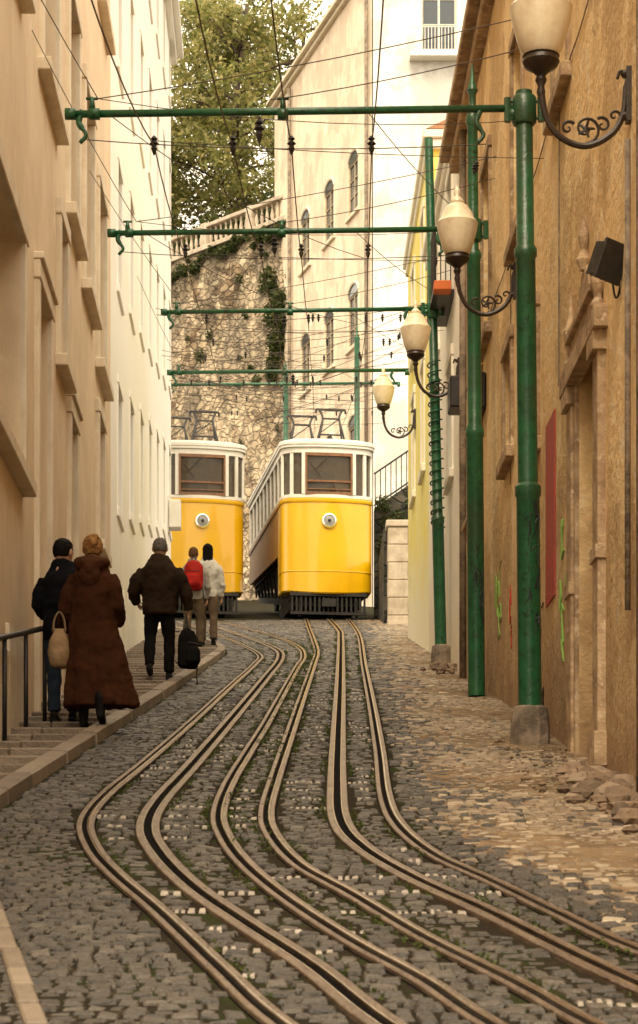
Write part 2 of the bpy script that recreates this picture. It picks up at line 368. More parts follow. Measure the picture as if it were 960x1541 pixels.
# ---------------------------------------------------------------- facades
def facade(root,x0,y0,ang,L,zb,zt,ops,wm,sm,depth=8,nsign=1,fr=None,cornice=.3,roof=True,surround=.14,ends=True,rc=-.22,pr=.055,sp=.15,tiles=True):
    dx,dy=-math.sin(ang),math.cos(ang); nx,ny=(dy*nsign,-dx*nsign)
    P=lambda u,w,v:(x0+dx*u+nx*w,y0+dy*u+ny*w,v)
    us=sorted({0,L,*[o[0] for o in ops],*[o[1] for o in ops]}); vs=sorted({zb,zt,*[o[2] for o in ops],*[o[3] for o in ops]})
    bm=bmesh.new(); cache={}
    def V(u,v):
        if (u,v) not in cache: cache[(u,v)]=bm.verts.new(P(u,0,v))
        return cache[(u,v)]
    for a,b in zip(us,us[1:]):
        for c,d in zip(vs,vs[1:]):
            um,vm=(a+b)/2,(c+d)/2
            if any(o[0]<um<o[1] and o[2]<vm<o[3] for o in ops): continue
            bm.faces.new((V(a,c),V(b,c),V(b,d),V(a,d)))
    gl=bmesh.new(); fb=bmesh.new(); sb=bmesh.new()
    for o in ops:
        u0,u1,v0,v1=o[:4]; kind=o[4] if len(o)>4 else 'w'
        for A,B in (((u0,v0),(u1,v0)),((u1,v0),(u1,v1)),((u1,v1),(u0,v1)),((u0,v1),(u0,v0))):
            bm.faces.new([bm.verts.new(q) for q in (P(A[0],0,A[1]),P(B[0],0,B[1]),P(B[0],rc-.05,B[1]),P(A[0],rc-.05,A[1]))])
        s=surround
        if kind=='d':
            box(fb,u0,u1,rc-.04,rc,v0,v1,P)
            for q in (.1,.55): box(fb,u0+.12,(u0+u1)/2-.06,rc,rc+.03,v0+(v1-v0)*q,v0+(v1-v0)*(q+.35),P); box(fb,(u0+u1)/2+.06,u1-.12,rc,rc+.03,v0+(v1-v0)*q,v0+(v1-v0)*(q+.35),P)
        else:
            box(gl,u0,u1,rc-.02,rc-.01,v0,v1,P)
            um=(u0+u1)/2
            for (a,b,c,d) in ((u0,u0+.06,v0,v1),(u1-.06,u1,v0,v1),(um-.035,um+.035,v0,v1),(u0+.06,um-.035,v1-.06,v1),(um+.035,u1-.06,v1-.06,v1),(u0+.06,um-.035,v0,v0+.07),(um+.035,u1-.06,v0,v0+.07)):
                box(fb,a,b,rc-.008,rc+.03,c,d,P)
            for q in (.36,.68):
                vv=v0+(v1-v0)*q
                box(fb,u0+.06,um-.035,rc-.006,rc+.02,vv-.018,vv+.018,P); box(fb,um+.035,u1-.06,rc-.006,rc+.02,vv-.018,vv+.018,P)
        if s:
            box(sb,u0-s,u0-.001,-.02,pr,v0,v1,P); box(sb,u1+.001,u1+s,-.02,pr,v0,v1,P)
            if kind!='a': box(sb,u0-s-.02,u1+s+.02,-.02,pr+.012,v1+.001,v1+s+.02,P)
            if kind!='d': box(sb,u0-s-.06,u1+s+.06,-.02,sp,v0-.13,v0-.001,P)
            else: box(sb,u0-s-.03,u1+s+.03,-.02,.1,v1+s+.022,v1+s+.09,P)
    if ends:
        for u in (0,L): bm.faces.new([bm.verts.new(P(u,w,v)) for w,v in((0,zb),(-depth,zb),(-depth,zt),(0,zt))])
        bm.faces.new([bm.verts.new(P(u,-depth,v)) for u,v in((0,zb),(L,zb),(L,zt),(0,zt))])
    fin(bm,'walls',wm,root)
    if len(ops):
        fin(gl,'window_glass',M['glass'],root); fin(fb,'window_frames',fr or M['woodw'],root)
        fin(sb,'stone_surrounds',sm,root,bev=.01)
    if roof:
        rb=bmesh.new(); e=cornice
        box(rb,-.1,L+.1,-depth-.1,e*.5,zt+.001,zt+.16,P); box(rb,-.15,L+.15,-depth-.15,e,zt+.162,zt+.3,P)
        fin(rb,'cornice',sm,root,bev=.015)
        tb=bmesh.new()
        v=[tb.verts.new(P(*q)) for q in((-.15,e-.04,zt+.302),(L+.15,e-.04,zt+.302),(L+.15,-depth/2,zt+2.2),(-.15,-depth/2,zt+2.2),(-.15,-depth-.2,zt+.302),(L+.15,-depth-.2,zt+.302))]
        tb.faces.new((v[0],v[1],v[2],v[3])); tb.faces.new((v[3],v[2],v[5],v[4])); tb.faces.new((v[0],v[3],v[4])); tb.faces.new((v[1],v[5],v[2]))
        n=int(L/.25)
        if tiles:
            for i in range(n):
                u=-.1+L*i/n
                tube(tb,[P(u,e-.03,zt+.33),P(u,-depth/2,zt+2.23)],.06,6)
        fin(tb,'roof',M['tile'],root)
    return P
aL=math.atan(.025); cL=math.cos(aL)
def W(d0,d1,z0,z1,k='w',base=6,c=cL): return ((d0-base)/c,(d1-base)/c,z0,z1,k)
rt=empty('apartment_building')
ops=[W(17.6,20.7,6.0,8.15),W(22.55,24.2,10.5,12.9),W(25.6,26.9,10.1,12.6),W(27.9,29.3,9.95,12.4),W(30.2,31.6,9.6,12.0),
 W(22.1,23.3,3.6,8.2,'d'),W(24.45,25.25,8.1,9.6),W(25.75,26.6,4.2,7.8,'d'),W(30.2,31.2,7.2,8.9),
 W(13,15,10.4,12.9),W(16.5,18,10.4,12.9),W(19.2,20.6,10.4,12.9),W(10,12,5.2,7.5),
 W(22.6,24.1,14.6,17),W(25.6,27,14.6,17),W(28.2,29.6,14.6,17),W(30.6,32,14.6,17)]
P=facade(rt,wl(6),6,aL,27/cL,-1,21,ops,M['plasterL'],M['stone'],surround=.16,fr=M['shut'],sp=.13)
def plinth(root,P,L,base,h,m,seg,c=cL,ops=()):
    bm=bmesh.new(); u=0
    while u<L-.01:
        u1=min(u+seg,L); gz=g(base+u1*c)
        blocked=any(o[4]=='d' and o[0]-.2<u1 and o[1]+.2>u for o in ops)
        if not blocked: box(bm,u+.003,u1-.003,-.02,.035,g(base+u*c)-.3,gz+h,P)
        u=u1
    fin(bm,'plinth',m,root,bev=.01)
plinth(rt,P,27/cL,6,.75,M['stone'],1.35,ops=ops)
rt=empty('townhouse')  # far stretch of wall, whitened to carry washed-out grazing light
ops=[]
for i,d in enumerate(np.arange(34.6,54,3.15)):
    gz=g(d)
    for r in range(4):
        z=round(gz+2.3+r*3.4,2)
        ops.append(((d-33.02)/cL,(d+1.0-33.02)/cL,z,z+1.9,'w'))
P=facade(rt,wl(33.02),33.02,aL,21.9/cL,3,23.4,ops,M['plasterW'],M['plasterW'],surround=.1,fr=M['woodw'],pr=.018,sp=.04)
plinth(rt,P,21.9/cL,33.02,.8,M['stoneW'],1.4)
bm=bmesh.new(); box(bm,20.0,20.5,.03,.3,g(53)+2.3,g(53)+2.95,P); box(bm,20.05,20.45,0,.03,g(53)+2.2,g(53)+3.05,P); fin(bm,'meter_box',M['tramW'],rt,bev=.02)

aR=math.atan(.011); cR=math.cos(aR)
rt=empty('ochre_building')
ops=[W(16.75,17.95,2.4,6.35,'d',c=cR),W(13.2,14.2,5.2,7.2,c=cR),W(14.9,15.9,8.9,10.9,c=cR),W(18.6,19.6,8.9,10.9,c=cR),W(22.3,23.3,8.9,10.9,c=cR),W(26,27,8.9,10.9,c=cR),
     W(20.9,21.7,6.4,7.6,c=cR),W(23.4,24.2,6.9,8.0,c=cR),W(27.2,28,7.5,8.6,c=cR),W(28.2,29.0,5.0,7.0,'d',c=cR),W(10,11,4.8,6.8,c=cR)]
PR=facade(rt,wr(6),6,aR,25/cR,-1,12.4,ops,M['plasterR'],M['stoneD'],nsign=-1,surround=.11,fr=M['shut'],cornice=.26,pr=.035,sp=.09,tiles=False)
bm=bmesh.new()
for u0,u1 in ((10.42,10.7),(12.02,12.3)):
    box(bm,u0,u1,-.01,.06,2.4,6.0,PR); box(bm,u0-.04,u1+.04,-.01,.1,6.0,6.14,PR); box(bm,u0-.04,u1+.04,-.01,.09,3.0,3.25,PR)
    box(bm,u0-.02,u1+.02,-.01,.08,4.5,4.6,PR)
    lathe(bm,[(.05,0),(.06,.06),(.03,.12),(.055,.22),(.06,.32),(.025,.42),(.01,.6)],*PR((u0+u1)/2,.04,0)[:2],6.3,10)
box(bm,10.3,12.42,-.01,.105,6.142,6.3,PR)
for i in range(8):
    t=i/8; box(bm,10.55+t*.75,12.17-t*.75,-.01,.07-.004*i,6.302+i*.07,6.37+i*.07,PR)
lathe(bm,[(.03,0),(.06,.08),(.025,.16),(.045,.26),(.01,.42)],*PR(11.36,.04,0)[:2],6.86,10)
fin(bm,'carved_portal',M['stoneD'],rt,bev=.012)
bm=bmesh.new(); tube(bm,[PR(8.2,.07,g(14)),PR(8.2,.07,12.4)],.045,10); tube(bm,[PR(9.0,.05,7),PR(9.0,.05,3.9)],.02,8)
tube(bm,[PR(23.5,.06,g(29)),PR(23.5,.06,12.4)],.045,10); fin(bm,'drainpipes',M['concrete'],rt,True)
bm=bmesh.new()
for z0 in(8.8,): tube(bm,catmull([PR(u,.012,z0+.01*u+.03*math.sin(u*2)) for u in np.arange(3,25,.8)],3),.006,5)
for u in(6.5,13.2,17.5): tube(bm,[PR(u,.012,8.8+.01*u),PR(u+.05,.012,6.2+.02*u)],.006,5)
fin(bm,'wall_cables',M['concrete'],rt)
bm=bmesh.new(); box(bm,13.55,14.25,.003,.012,g(20)+1.15,g(20)+2.75,PR); fin(bm,'red_board',M['red'],rt)
random.seed(3)
def scrib(u,v,s,n,m,name,r=.008,rt=rt,PR=PR):
    bm=bmesh.new()
    for k in range(n):
        uu=u+random.uniform(-.5,.5)*s; vv=v+random.uniform(-1,1)*s
        pts=[PR(uu+random.uniform(-.25,.25)*s,.004,vv+random.uniform(-.35,.35)*s) for _ in range(4)]
        tube(bm,catmull(pts,5),r,4)
    fin(bm,name,m,rt)
scrib(12.9,4.7,.5,7,M['greeng'],'green_graffiti',.009); scrib(16.3,4.6,.7,16,M['blackg'],'black_graffiti'); scrib(19.0,5.4,.6,9,M['greeng'],'green_graffiti_b',.007); scrib(21.5,6,.7,16,M['blackg'],'black_graffiti_b')
scrib(17.6,5.2,.4,5,M['red'],'red_graffiti',.006); scrib(14.9,4.5,.6,12,M['blackg'],'black_graffiti_c',.006)
bm=bmesh.new()
for u,z in ((20.6,8.1),(24.2,9.0)): box(bm,u,u+.5,.0,.18,z,z+.42,PR)
fin(bm,'meter_boxes',M['iron'],rt,bev=.02)

rt=empty('white_house')
ops=[(1.2,2.1,8.6,10.2,'w'),(4.2,5.1,8.9,10.5,'w'),(1.2,2.1,11.2,12.9,'w'),(4.2,5.1,11.2,12.9,'w')]
P=facade(rt,wr(31.03),31.03,aR,6.9,3,13.2,ops,M['plasterW'],M['stoneW'],nsign=-1,cornice=.12,pr=.03,sp=.07,tiles=False)
bm=bmesh.new(); box(bm,.9,2.5,0,.3,11.0,11.08,P)
for i in range(15): tube(bm,[P(.92+i*.112,.28,11.08),P(.92+i*.112,.28,11.95)],.009,5)
for i in range(4): tube(bm,[P(.92,.05+i*.07,11.08),P(.92,.05+i*.07,11.95)],.009,5)
tube(bm,[P(.92,0,11.95),P(.92,.28,11.95),P(2.5,.28,11.95)],.015,6)
fin(bm,'balcony',M['iron'],rt)
bm=bmesh.new(); box(bm,.62,.88,.06,.3,10.99,11.12,P); fin(bm,'planter',mat('terracotta',(.6,.15,.04)),rt,bev=.01)
rt=empty('yellow_house')
ops=[(1.2,2.0,10.2,12,'w'),(4.3,5.1,10.4,12.2,'w'),(1.2,2.0,13,14.6,'w'),(4.3,5.1,13,14.6,'w')]
P=facade(rt,wr(37.96),37.96,aR,6.9,4,15.2,ops,M['plasterY'],M['stoneW'],nsign=-1,cornice=.1,pr=.03,sp=.07,tiles=False)

rt=empty('pink_apartment_building')
aP=math.atan(.276)
ops=[]
cP=math.cos(aP)
for d in (77.1,80.0,83.1):
    u=(d-75)/cP
    for z in (27.15,22.65,18.2,): ops.append((u-.6,u+.6,z,z+1.75,'a'))
PP=facade(rt,1.75,75,aP,13,10,34.6,ops,M['plasterP'],M['stone'],nsign=-1,cornice=.3,depth=9,surround=.13,ends=False,rc=-.06,pr=.03,sp=.1,tiles=False,fr=M['shut'])
bm=bmesh.new(); bg=bmesh.new()
for o in ops:
    um=(o[0]+o[1])/2; A=np.linspace(0,math.pi,11)
    tube(bm,[PP(um+.66*math.cos(a),.0,o[3]+.38*math.sin(a)) for a in A],.065,6)
    c=bg.verts.new(PP(um,.006,o[3])); r=[bg.verts.new(PP(um+.6*math.cos(a),.006,o[3]+.33*math.sin(a))) for a in A]
    for a,b in zip(r,r[1:]): bg.faces.new((c,a,b))
fin(bm,'arched_heads',M['stone'],rt); fin(bg,'fanlights',M['glass'],rt)
bm=bmesh.new(); tube(bm,[PP(10.3,.12,14),PP(10.3,.12,34.4)],.07,8); tube(bm,[PP(.35,.1,14),PP(.35,.1,34.4)],.06,8); fin(bm,'drainpipes',M['concrete'],rt,True)
rt=empty('grey_apartment_building')
ops=[(1.6,2.75,31.8,34.4,'w'),(1.6,2.75,26.4,28.6,'w'),(1.6,2.75,21.6,23.8,'w'),(4.2,5.3,26.4,28.6,'w'),(4.2,5.3,31.8,34.4,'w')]
PG=facade(rt,1.78,74.96,-math.pi/2,9,10,37,ops,M['plasterG'],M['stoneW'],nsign=1,cornice=.35,depth=12,surround=.2,fr=M['woodw'])
bm=bmesh.new(); box(bm,1.2,3.15,0,.5,31.45,31.6,PG)
for i in range(18): tube(bm,[PG(1.25+i*.11,.46,31.6),PG(1.25+i*.11,.46,32.4)],.012,5)
tube(bm,[PG(1.22,.46,32.4),PG(3.15,.46,32.4)],.02,5); fin(bm,'balcony',M['stoneW'],rt)

# retaining wall + balustrade + terrace
rt=empty('retaining_wall')
aW=math.atan2(4.9,5.5)
def PWo(u,w,v):
    dx,dy=-math.sin(aW),math.cos(aW); return (-.6+dx*u-dy*w*1.0,85.55+dy*u+dx*w*1.0,v)
bm=bmesh.new()
n=60; prev=None
for i in range(n+1):
    u=18*i/n; r=[]
    for j in range(61):
        z=12+17.9*j/60; r.append(bm.verts.new(PWo(u,random.uniform(-.06,.06)*(1.6 if z<22 else .8)+.12*math.sin(u*1.3+z*.8)*math.sin(z*1.1)+.6*(1-j/60)**1.3,z)))
    if prev:
        for j in range(60): bm.faces.new((prev[j],r[j],r[j+1],prev[j+1]))
    prev=r
fin(bm,'masonry',M['wallrubble'],rt,True)
bm=bmesh.new(); box(bm,-.1,18,-.5,.2,29.9,30.08,PWo); box(bm,-.1,18,-.25,.1,30.8,30.95,PWo)
for i in range(7): box(bm,.1+i*2.8,.45+i*2.8,-.26,.11,30.081,31.0,PWo)
fin(bm,'coping',M['ashlar'],rt,bev=.02)
bm=bmesh.new()
for i in range(58):
    u=.3+i*.31
    lathe(bm,[(.05,0),(.07,.03),(.04,.1),(.085,.25),(.06,.42),(.035,.56),(.06,.66),(.06,.72)],*PWo(u,-.07,0)[:2],30.082,8)
fin(bm,'balusters',M['ashlar'],rt,True)
bm=bmesh.new()
v=[bm.verts.new(PWo(u,w,29.7)) for u,w in((-6,-.1),(18,-.1),(40,-60),(-20,-60))]; bm.faces.new(v); fin(bm,'terrace_ground',M['grass'])

def leaves(name,m,cent,n,size,parent=None):
    C=np.array([c[:3] for c in cent]); R=np.array([c[3] for c in cent]); w=R**2/np.sum(R**2)
    idx=np.random.choice(len(cent),n,p=w)
    d=np.random.normal(size=(n,3)); d/=np.linalg.norm(d,axis=1)[:,None]
    rr=np.random.rand(n)**.45
    p=C[idx]+d*(R[idx]*rr)[:,None]
    a=np.random.normal(size=(n,3)); a/=np.linalg.norm(a,axis=1)[:,None]
    b=np.cross(a,np.random.normal(size=(n,3))); b/=np.linalg.norm(b,axis=1)[:,None]
    s=(size*np.random.uniform(.6,1.3,n))[:,None]
    v=np.stack([p-a*s,p-b*s*.5,p+a*s,p+b*s*.5],1).reshape(-1,3)
    me=bpy.data.meshes.new(name); me.from_pydata(v.tolist(),[],[(4*i,4*i+1,4*i+2,4*i+3) for i in range(n)])
    me.materials.append(m); o=bpy.data.objects.new(name,me); col.objects.link(o)
    if parent: o.parent=parent
    return o
def tree(name,x,y,z,H,R,n,seed,lowk=.25,size=.13,nb=30):
    random.seed(seed); np.random.seed(seed)
    rt=empty(name); bm=bmesh.new()
    top=Vector((x+.4,y,z+H*.75))
    tube(bm,catmull([(x,y,z-.3),(x+.15,y,z+H*.2),(x-.1,y,z+H*.45),tuple(top)],5),[.22-.15*i/15 for i in range(16)],8)
    cl=[]
    for i in range(nb):
        t=lowk+(.92-lowk)*(i+random.random())/nb; a=random.uniform(0,6.28); b=Vector((x,y,z+H*t*.8)); L=R*random.uniform(.4,1.05)*(1.1-abs(t-.5)*.7)
        e=b+Vector((math.cos(a)*L,math.sin(a)*L,random.uniform(-.05,.2)*H*.4))
        mid=(b+e)/2+Vector((0,0,.3))
        tube(bm,catmull([b,mid,e],4),[.07-.055*k/8 for k in range(9)],5)
        for _ in range(5):
            q=e+Vector([random.uniform(-1,1)*R*.28 for _ in range(3)]); cl.append((*q,random.uniform(.35,.9)))
            tube(bm,[mid,q],[.025,.008],4)
    fin(bm,'trunk_and_limbs',M['bark'],rt,True)
    leaves('foliage',M['leaf'],cl,n,size,rt)
tree('plane_tree',-3.4,95.0,29.8,16,4.2,21000,11,.06,nb=40)
tree('plane_tree',-7.2,96,29.8,16,3.8,11000,5,.1)
tree('plane_tree',-1.0,99,29.8,17,3.8,10000,9,.1)

np.random.seed(2); random.seed(2)
def ivy(name,Pf,blobs,n,size=.08):
    leaves(name,M['ivy'],[(*Pf(u,w,v),r) for u,v,r,w in blobs],n,size)
ivy('ivy_plant',PWo,[(1.3+random.uniform(-.7,.5)*(1 if k<9 else .5),27.9-k*.2,random.uniform(.12,.45),.15) for k in range(20)]+[(1.0,26,.55,.2),(1.2,25.3,.5,.2),(.9,26.8,.5,.2)],6500)
ivy('hedge_plant',PWo,[(u,29.65+random.uniform(-.4,.2),random.uniform(.1,.28),.15) for u in np.arange(0,16,.25)],6500)
ivy('wall_weeds',PWo,[(random.uniform(0,7),random.uniform(20,29),random.uniform(.08,.3),.12) for _ in range(26)],2200,.06)
leaves('terrace_shrub',M['ivy'],[(*PWo(u,-1.1,30.3+random.uniform(0,.9)),random.uniform(.5,.9)) for u in np.arange(-.5,14,.7)],7000,.11)
C=[]
for q,(k,o) in enumerate((('L3',-.09),('L3',.08),('R1',-.08),('R1',.08),('L2',.1),('R2',-.1),('R2',.1),('R3',-.08),('L1',.08))):
    for y in np.arange(8,48,.05):
        if math.sin(y*1.9+q*1.3)+random.uniform(-.8,.8)>.4: C.append((rx(k,y)+o+random.uniform(-.02,.02),y,g(y)-.006,random.uniform(.008,.026)))
for _ in range(900):
    y=random.uniform(12,44); x=random.uniform(rx('L3',y),rx('R1',y)); C.append((x,y,g(y)-.008,random.uniform(.01,.03)))
leaves('moss_tufts',M['moss'],C,19000,.011)

rt=empty('gate_pillar')
bm=bmesh.new(); X0,X1,Y=1.63,2.12,54.
for i in range(6): box(bm,X0+.01*(i%2),X1-.01*(i%2),Y,Y+.6,g(Y)-.2+i*.42,g(Y)+.215+i*.42)
box(bm,X0-.04,X1+.04,Y-.04,Y+.64,g(Y)+2.32,g(Y)+2.48); fin(bm,'shaft',M['ashlar'],rt,bev=.02)
rt=empty('side_wall')
bm=bmesh.new()
v=[(1.47,60.5,9),(5,60.5,9),(5,60.5,16.2),(1.47,60.5,13.8),(1.47,61,9),(5,61,9),(5,61,16.2),(1.47,61,13.8)]
vv=[bm.verts.new(q) for q in v]
for f in((0,1,2,3),(4,7,6,5),(3,2,6,7),(0,3,7,4),(1,5,6,2)): bm.faces.new([vv[i] for i in f])
box(bm,1.56,1.9,54.7,60.4,8,12.2)
fin(bm,'masonry',M['darkwall'],rt)
bm=bmesh.new()
for i in range(24):
    x=1.5+i*.14; z=13.8+(x-1.47)*.68; tube(bm,[(x,60.7,z),(x,60.7,z+.95)],.014,5)
for o in(.1,.95): tube(bm,[(1.47,60.7,13.8+o),(5,60.7,16.2+o)],.025,6)
fin(bm,'railing',M['iron'],rt)
leaves('wall_creeper',M['ivy'],[(1.65+random.uniform(0,.9),60.4,13.1+random.uniform(-.8,.9),random.uniform(.12,.3)) for _ in range(16)],2200,.05)

# ---------------------------------------------------------------- poles
def beam(root,Y,x0,x1,z,r=.031,drop=True):
    bm=bmesh.new()
    tube(bm,[(x0,Y,z-.03),(x1,Y,z+.02)],r,12)
    for x in (x0+.0,x0+.2,(x0+x1)/2-.1,x1-.05):
        tube(bm,[(x-.045,Y,z-.028),(x+.045,Y,z-.028)],r*1.55,12)
    for x in (x0+.18,(x0+x1)/2-.1): tube(bm,[(x,Y,z),(x,Y,z+.11)],[.03,.018],8); tube(bm,[(x-.05,Y,z+.1),(x+.05,Y,z+.1)],.012,6)
    for x,s in ((x0+.1,1),(x1-.33,1)):
        tube(bm,catmull([(x,Y,z),(x-.03,Y,z-.1),(x+.03,Y,z-.2),(x-.02,Y,z-.27)],5),[.026]*8+[.018]*8,8)
    fin(bm,'cross_arm',M['green'],root,True)
def pole(Y,X,h,bz,x0,block=None,coil=False,lean=0,rb=.098,tag=None):
    rt=empty('tram_wire_pole'); z=g(Y)
    bm=bmesh.new()
    if block: prof=[(rb,0),(rb,2.05),(rb*1.12,2.07),(rb*1.12,2.14),(rb*.86,2.17),(rb*.84,4.05),(rb*.98,4.07),(rb*.98,4.13),(rb*.76,4.16),(rb*.72,h)]
    else: prof=[(rb*.98,0),(rb*.98,2.9),(rb*1.08,2.92),(rb*1.08,2.98),(rb*.82,3.05),(rb*.78,4.9),(rb*.92,4.92),(rb*.92,4.97),(rb*.62,5.02),(rb*.58,6.4),(rb*.75,6.43),(rb*.75,6.5),(rb*.4,6.6),(rb*.4,6.75),(rb*.65,6.8),(rb*.3,6.9),(.01,h)]
    lathe(bm,prof,X,Y,z,20)
    lathe(bm,[(rb*.9,-.12),(rb*1.05,-.1),(rb*1.05,.1),(rb*.9,.12)],X,Y,bz,16)
    for s in(-1,1):
        for q in(-.07,.07): tube(bm,[(X+s*.14,Y-.02,bz+q),(X-s*.0,Y-.02,bz+q)],.016,6)
        lathe(bm,[(.03,-.1),(.03,.1)],X+s*.14,Y-.02,bz,8)
    if lean: bmesh.ops.rotate(bm,verts=bm.verts,cent=(X,Y,z),matrix=Matrix.Rotation(lean,3,'Y'))
    fin(bm,'shaft',M['green'],rt,'auto')
    Xb=X+math.tan(lean)*(bz-z)
    beam(rt,Y-.0,x0,Xb-.04,bz)
    if block:
        bm=bmesh.new(); lathe(bm,[(block,-.15),(block*1.03,.0),(block*.98,.2),(block*.9,.29),(block*.5,.315)],X,Y,z,11)
        for v_ in bm.verts: v_.co+=Vector([random.uniform(-.008,.008) for _ in range(3)])
        fin(bm,'concrete_base',M['concrete'],rt)
    if tag:
        bm=bmesh.new()
        for k in range(18):
            v0=z+tag+random.uniform(-.5,.5); pts=[]
            a0=-math.pi/2+random.uniform(-.7,.7)
            for q in range(4):
                a=a0+random.uniform(-.35,.35); pts.append((X+(rb+.001)*math.cos(a),Y+(rb+.001)*math.sin(a),v0+random.uniform(-.12,.12)))
            tube(bm,catmull(pts,4),.004,4)
        fin(bm,'graffiti',M['blackg'],rt)
    if coil:
        bm=bmesh.new(); pts=[]
        for i in range(17*12):
            a=2*math.pi*i/12; zz=z+2.0+2.4*i/(17*12)
            X_=X+math.tan(lean)*(zz-z); pts.append((X_+(rb*1.0+.012)*math.cos(a),Y+(rb*1.0+.012)*math.sin(a),zz))
        tube(bm,pts,.012,5); fin(bm,'wound_cable',M['green'],rt,True)
pole(19.05,1.77,5.45,8.72,-2.08,.165,lean=-.01,tag=1.5)
pole(25.56,1.77,7.1,9.83,-2.33,None,lean=-.007,tag=1.2)
pole(32.75,1.76,7.6,11.02,-2.23,.15,coil=True,lean=-.024,rb=.085)
def mast(Y,X,zt,arms):
    rt=empty('tram_wire_mast'); bm=bmesh.new(); z=g(Y)
    h=zt-z; lathe(bm,[(.11,0),(.11,h*.5),(.13,h*.5+.05),(.09,h*.5+.1),(.085,h-.5),(.1,h-.45),(.05,h-.35),(.01,h)],X,Y,z,12)
    fin(bm,'shaft',M['green'],rt,'auto')
    for x0,x1,bz in arms: beam(rt,Y,x0,x1,bz,.045)
mast(70,1.17,21.4,[(-4.6,2.5,19.55)])
mast(72,-1.05,20.8,[])
rt=empty('wall_mounted_arm'); beam(rt,43.8,-2.88,wr(43.8)-.02,13.05,.036)

# ---------------------------------------------------------------- overhead wires
rt=empty('overhead_wires')
st=[(8,3.3),(13.5,4.9),(19.05,5.0),(25.56,4.95),(32.75,4.9),(43.8,4.9),(58,4.8),(70,4.9)]
lines={'a':[-1.45,-1.4,-1.38,-1.5,-1.62,-1.9,-3.0,-4.2],'b':[-.8,-.76,-.72,-.65,-.6,-.62,-2.5,-3.6],'c':[-.35,-.3,-.23,-.2,-.15,-.12,-.1,-.8],'d':[.36,.39,.44,.55,.68,.72,.5,-.2]}
bm=bmesh.new()
for k,xs in lines.items():
    pts=[(x,y,g(y)+h) for (y,h),x in zip([(5,5.0)]+[(a,b if a>13 else 5.) for a,b in st[1:]],xs)]
    pts[1]=(xs[1],13.5,g(13.5)+5.0)
    for p,q in zip(pts,pts[1:]):
        seg=[]
        for i in range(7):
            t=i/6; v=Vector(p).lerp(Vector(q),t); v.z-=.1*4*t*(1-t); seg.append(v)
        tube(bm,seg,.006,5)
fin(bm,'contact_wires',M['wire'],rt)
bm=bmesh.new(); bi=bmesh.new()
def span(p,q,sag=.08,r=.0055):
    pts=[]
    for i in range(9):
        t=i/8; v=Vector(p).lerp(Vector(q),t); v.z-=sag*4*t*(1-t); pts.append(v)
    tube(bm,pts,r*.85,5)
def insul(x,y,z,s=1):
    lathe(bi,[(.01*s,.09*s),(.035*s,.06*s),(.015*s,.045*s),(.045*s,.015*s),(.02*s,0),(.03*s,-.03*s),(.008*s,-.09*s)],x,y,z,8)
for Y,bz,x0,xp in ((19.05,8.72,-2.0,1.7),(25.56,9.83,-2.2,1.7),(32.75,11.02,-2.15,1.65),(43.8,13.05,-2.8,1.7)):
    hz=g(Y)+5.0
    span((x0-.0,Y,bz-.24),(xp-.3,Y,bz-.28),.06)
    for kk in 'abcd':
        i={19.05:2,25.56:3,32.75:4,43.8:5}[Y]; x=lines[kk][i]; insul(x,Y,hz,.9 if Y<30 else .75)
        tube(bm,[(x,Y,hz+.05),(x,Y,bz-.27)],.005,5)
    insul(-.5,Y,bz-.17,1.1); tube(bm,[(-.5,Y,bz-.05),(-.5,Y,bz-.3)],.007,5)
    w=wr(Y)
    span((x0+.15,Y,bz+.1),(w-.02,Y-.6,bz+.62),.05); span((-.4,Y,bz+.09),(w-.02,Y-.4,bz+.45),.04)
    span((x0+.15,Y,bz+.1),(w-.02,Y+2.2,bz+.75),.12,.0045); span((-1.4,Y,bz-.25),(w-.02,Y+1.4,bz+.1),.03,.0045)
    span((-.4,Y,bz+.1),(-1.6,Y+7,bz+1.2),.1,.005); span((.4,Y,bz),(xp,Y+6.5,bz+1.2),.06,.005); span((x0+.2,Y,bz),(.5,Y+6.5,bz+.8),.15,.005)
    span((wl(Y-4)+.02,Y-4,bz+.6),(x0+.15,Y,bz+.1),.05,.005)
    for a in (.3,.6): insul(w-.2-a*.1,Y-.5,bz+.57-a*.1,.7)
for i,(a,b,c,d) in enumerate([(-2.9,1.6,44,0),( -2.6,1.7,40,.3),(-3.1,1.5,50,.2),(-3.3,1.6,52,.5),(-2.4,1.7,37,.2),(-3.0,1.6,47,.4),(-3.2,1.6,54,.1),(-2.9,1.7,42,.5),(-3.1,1.6,49,.6),(-2.5,1.7,35,.5)]):
    z=g(c)+5+d*.6; span((a,c,z),(b,c+random.uniform(-2,2),z+random.uniform(-.2,.4)),.15,.006)
    span((a,c,z+.1),((a+b)/2+.5,c+5,z+1.1),.1,.0055); span((b,c,z+.2),((a+b)/2-.5,c+5,z+.5),.08,.005)
    for _ in range(4): insul(random.uniform(a+.3,b-.3),c,z-.05,.7)
for k in range(9): span((-3.2+k*.25,48+k*2,14.4+k*.25),(1.2-k*.25,54+k*1.5,15.0+k*.3),.2,.0065)
fin(bm,'span_wires',M['wire'],rt); fin(bi,'insulators',M['iron'],rt)

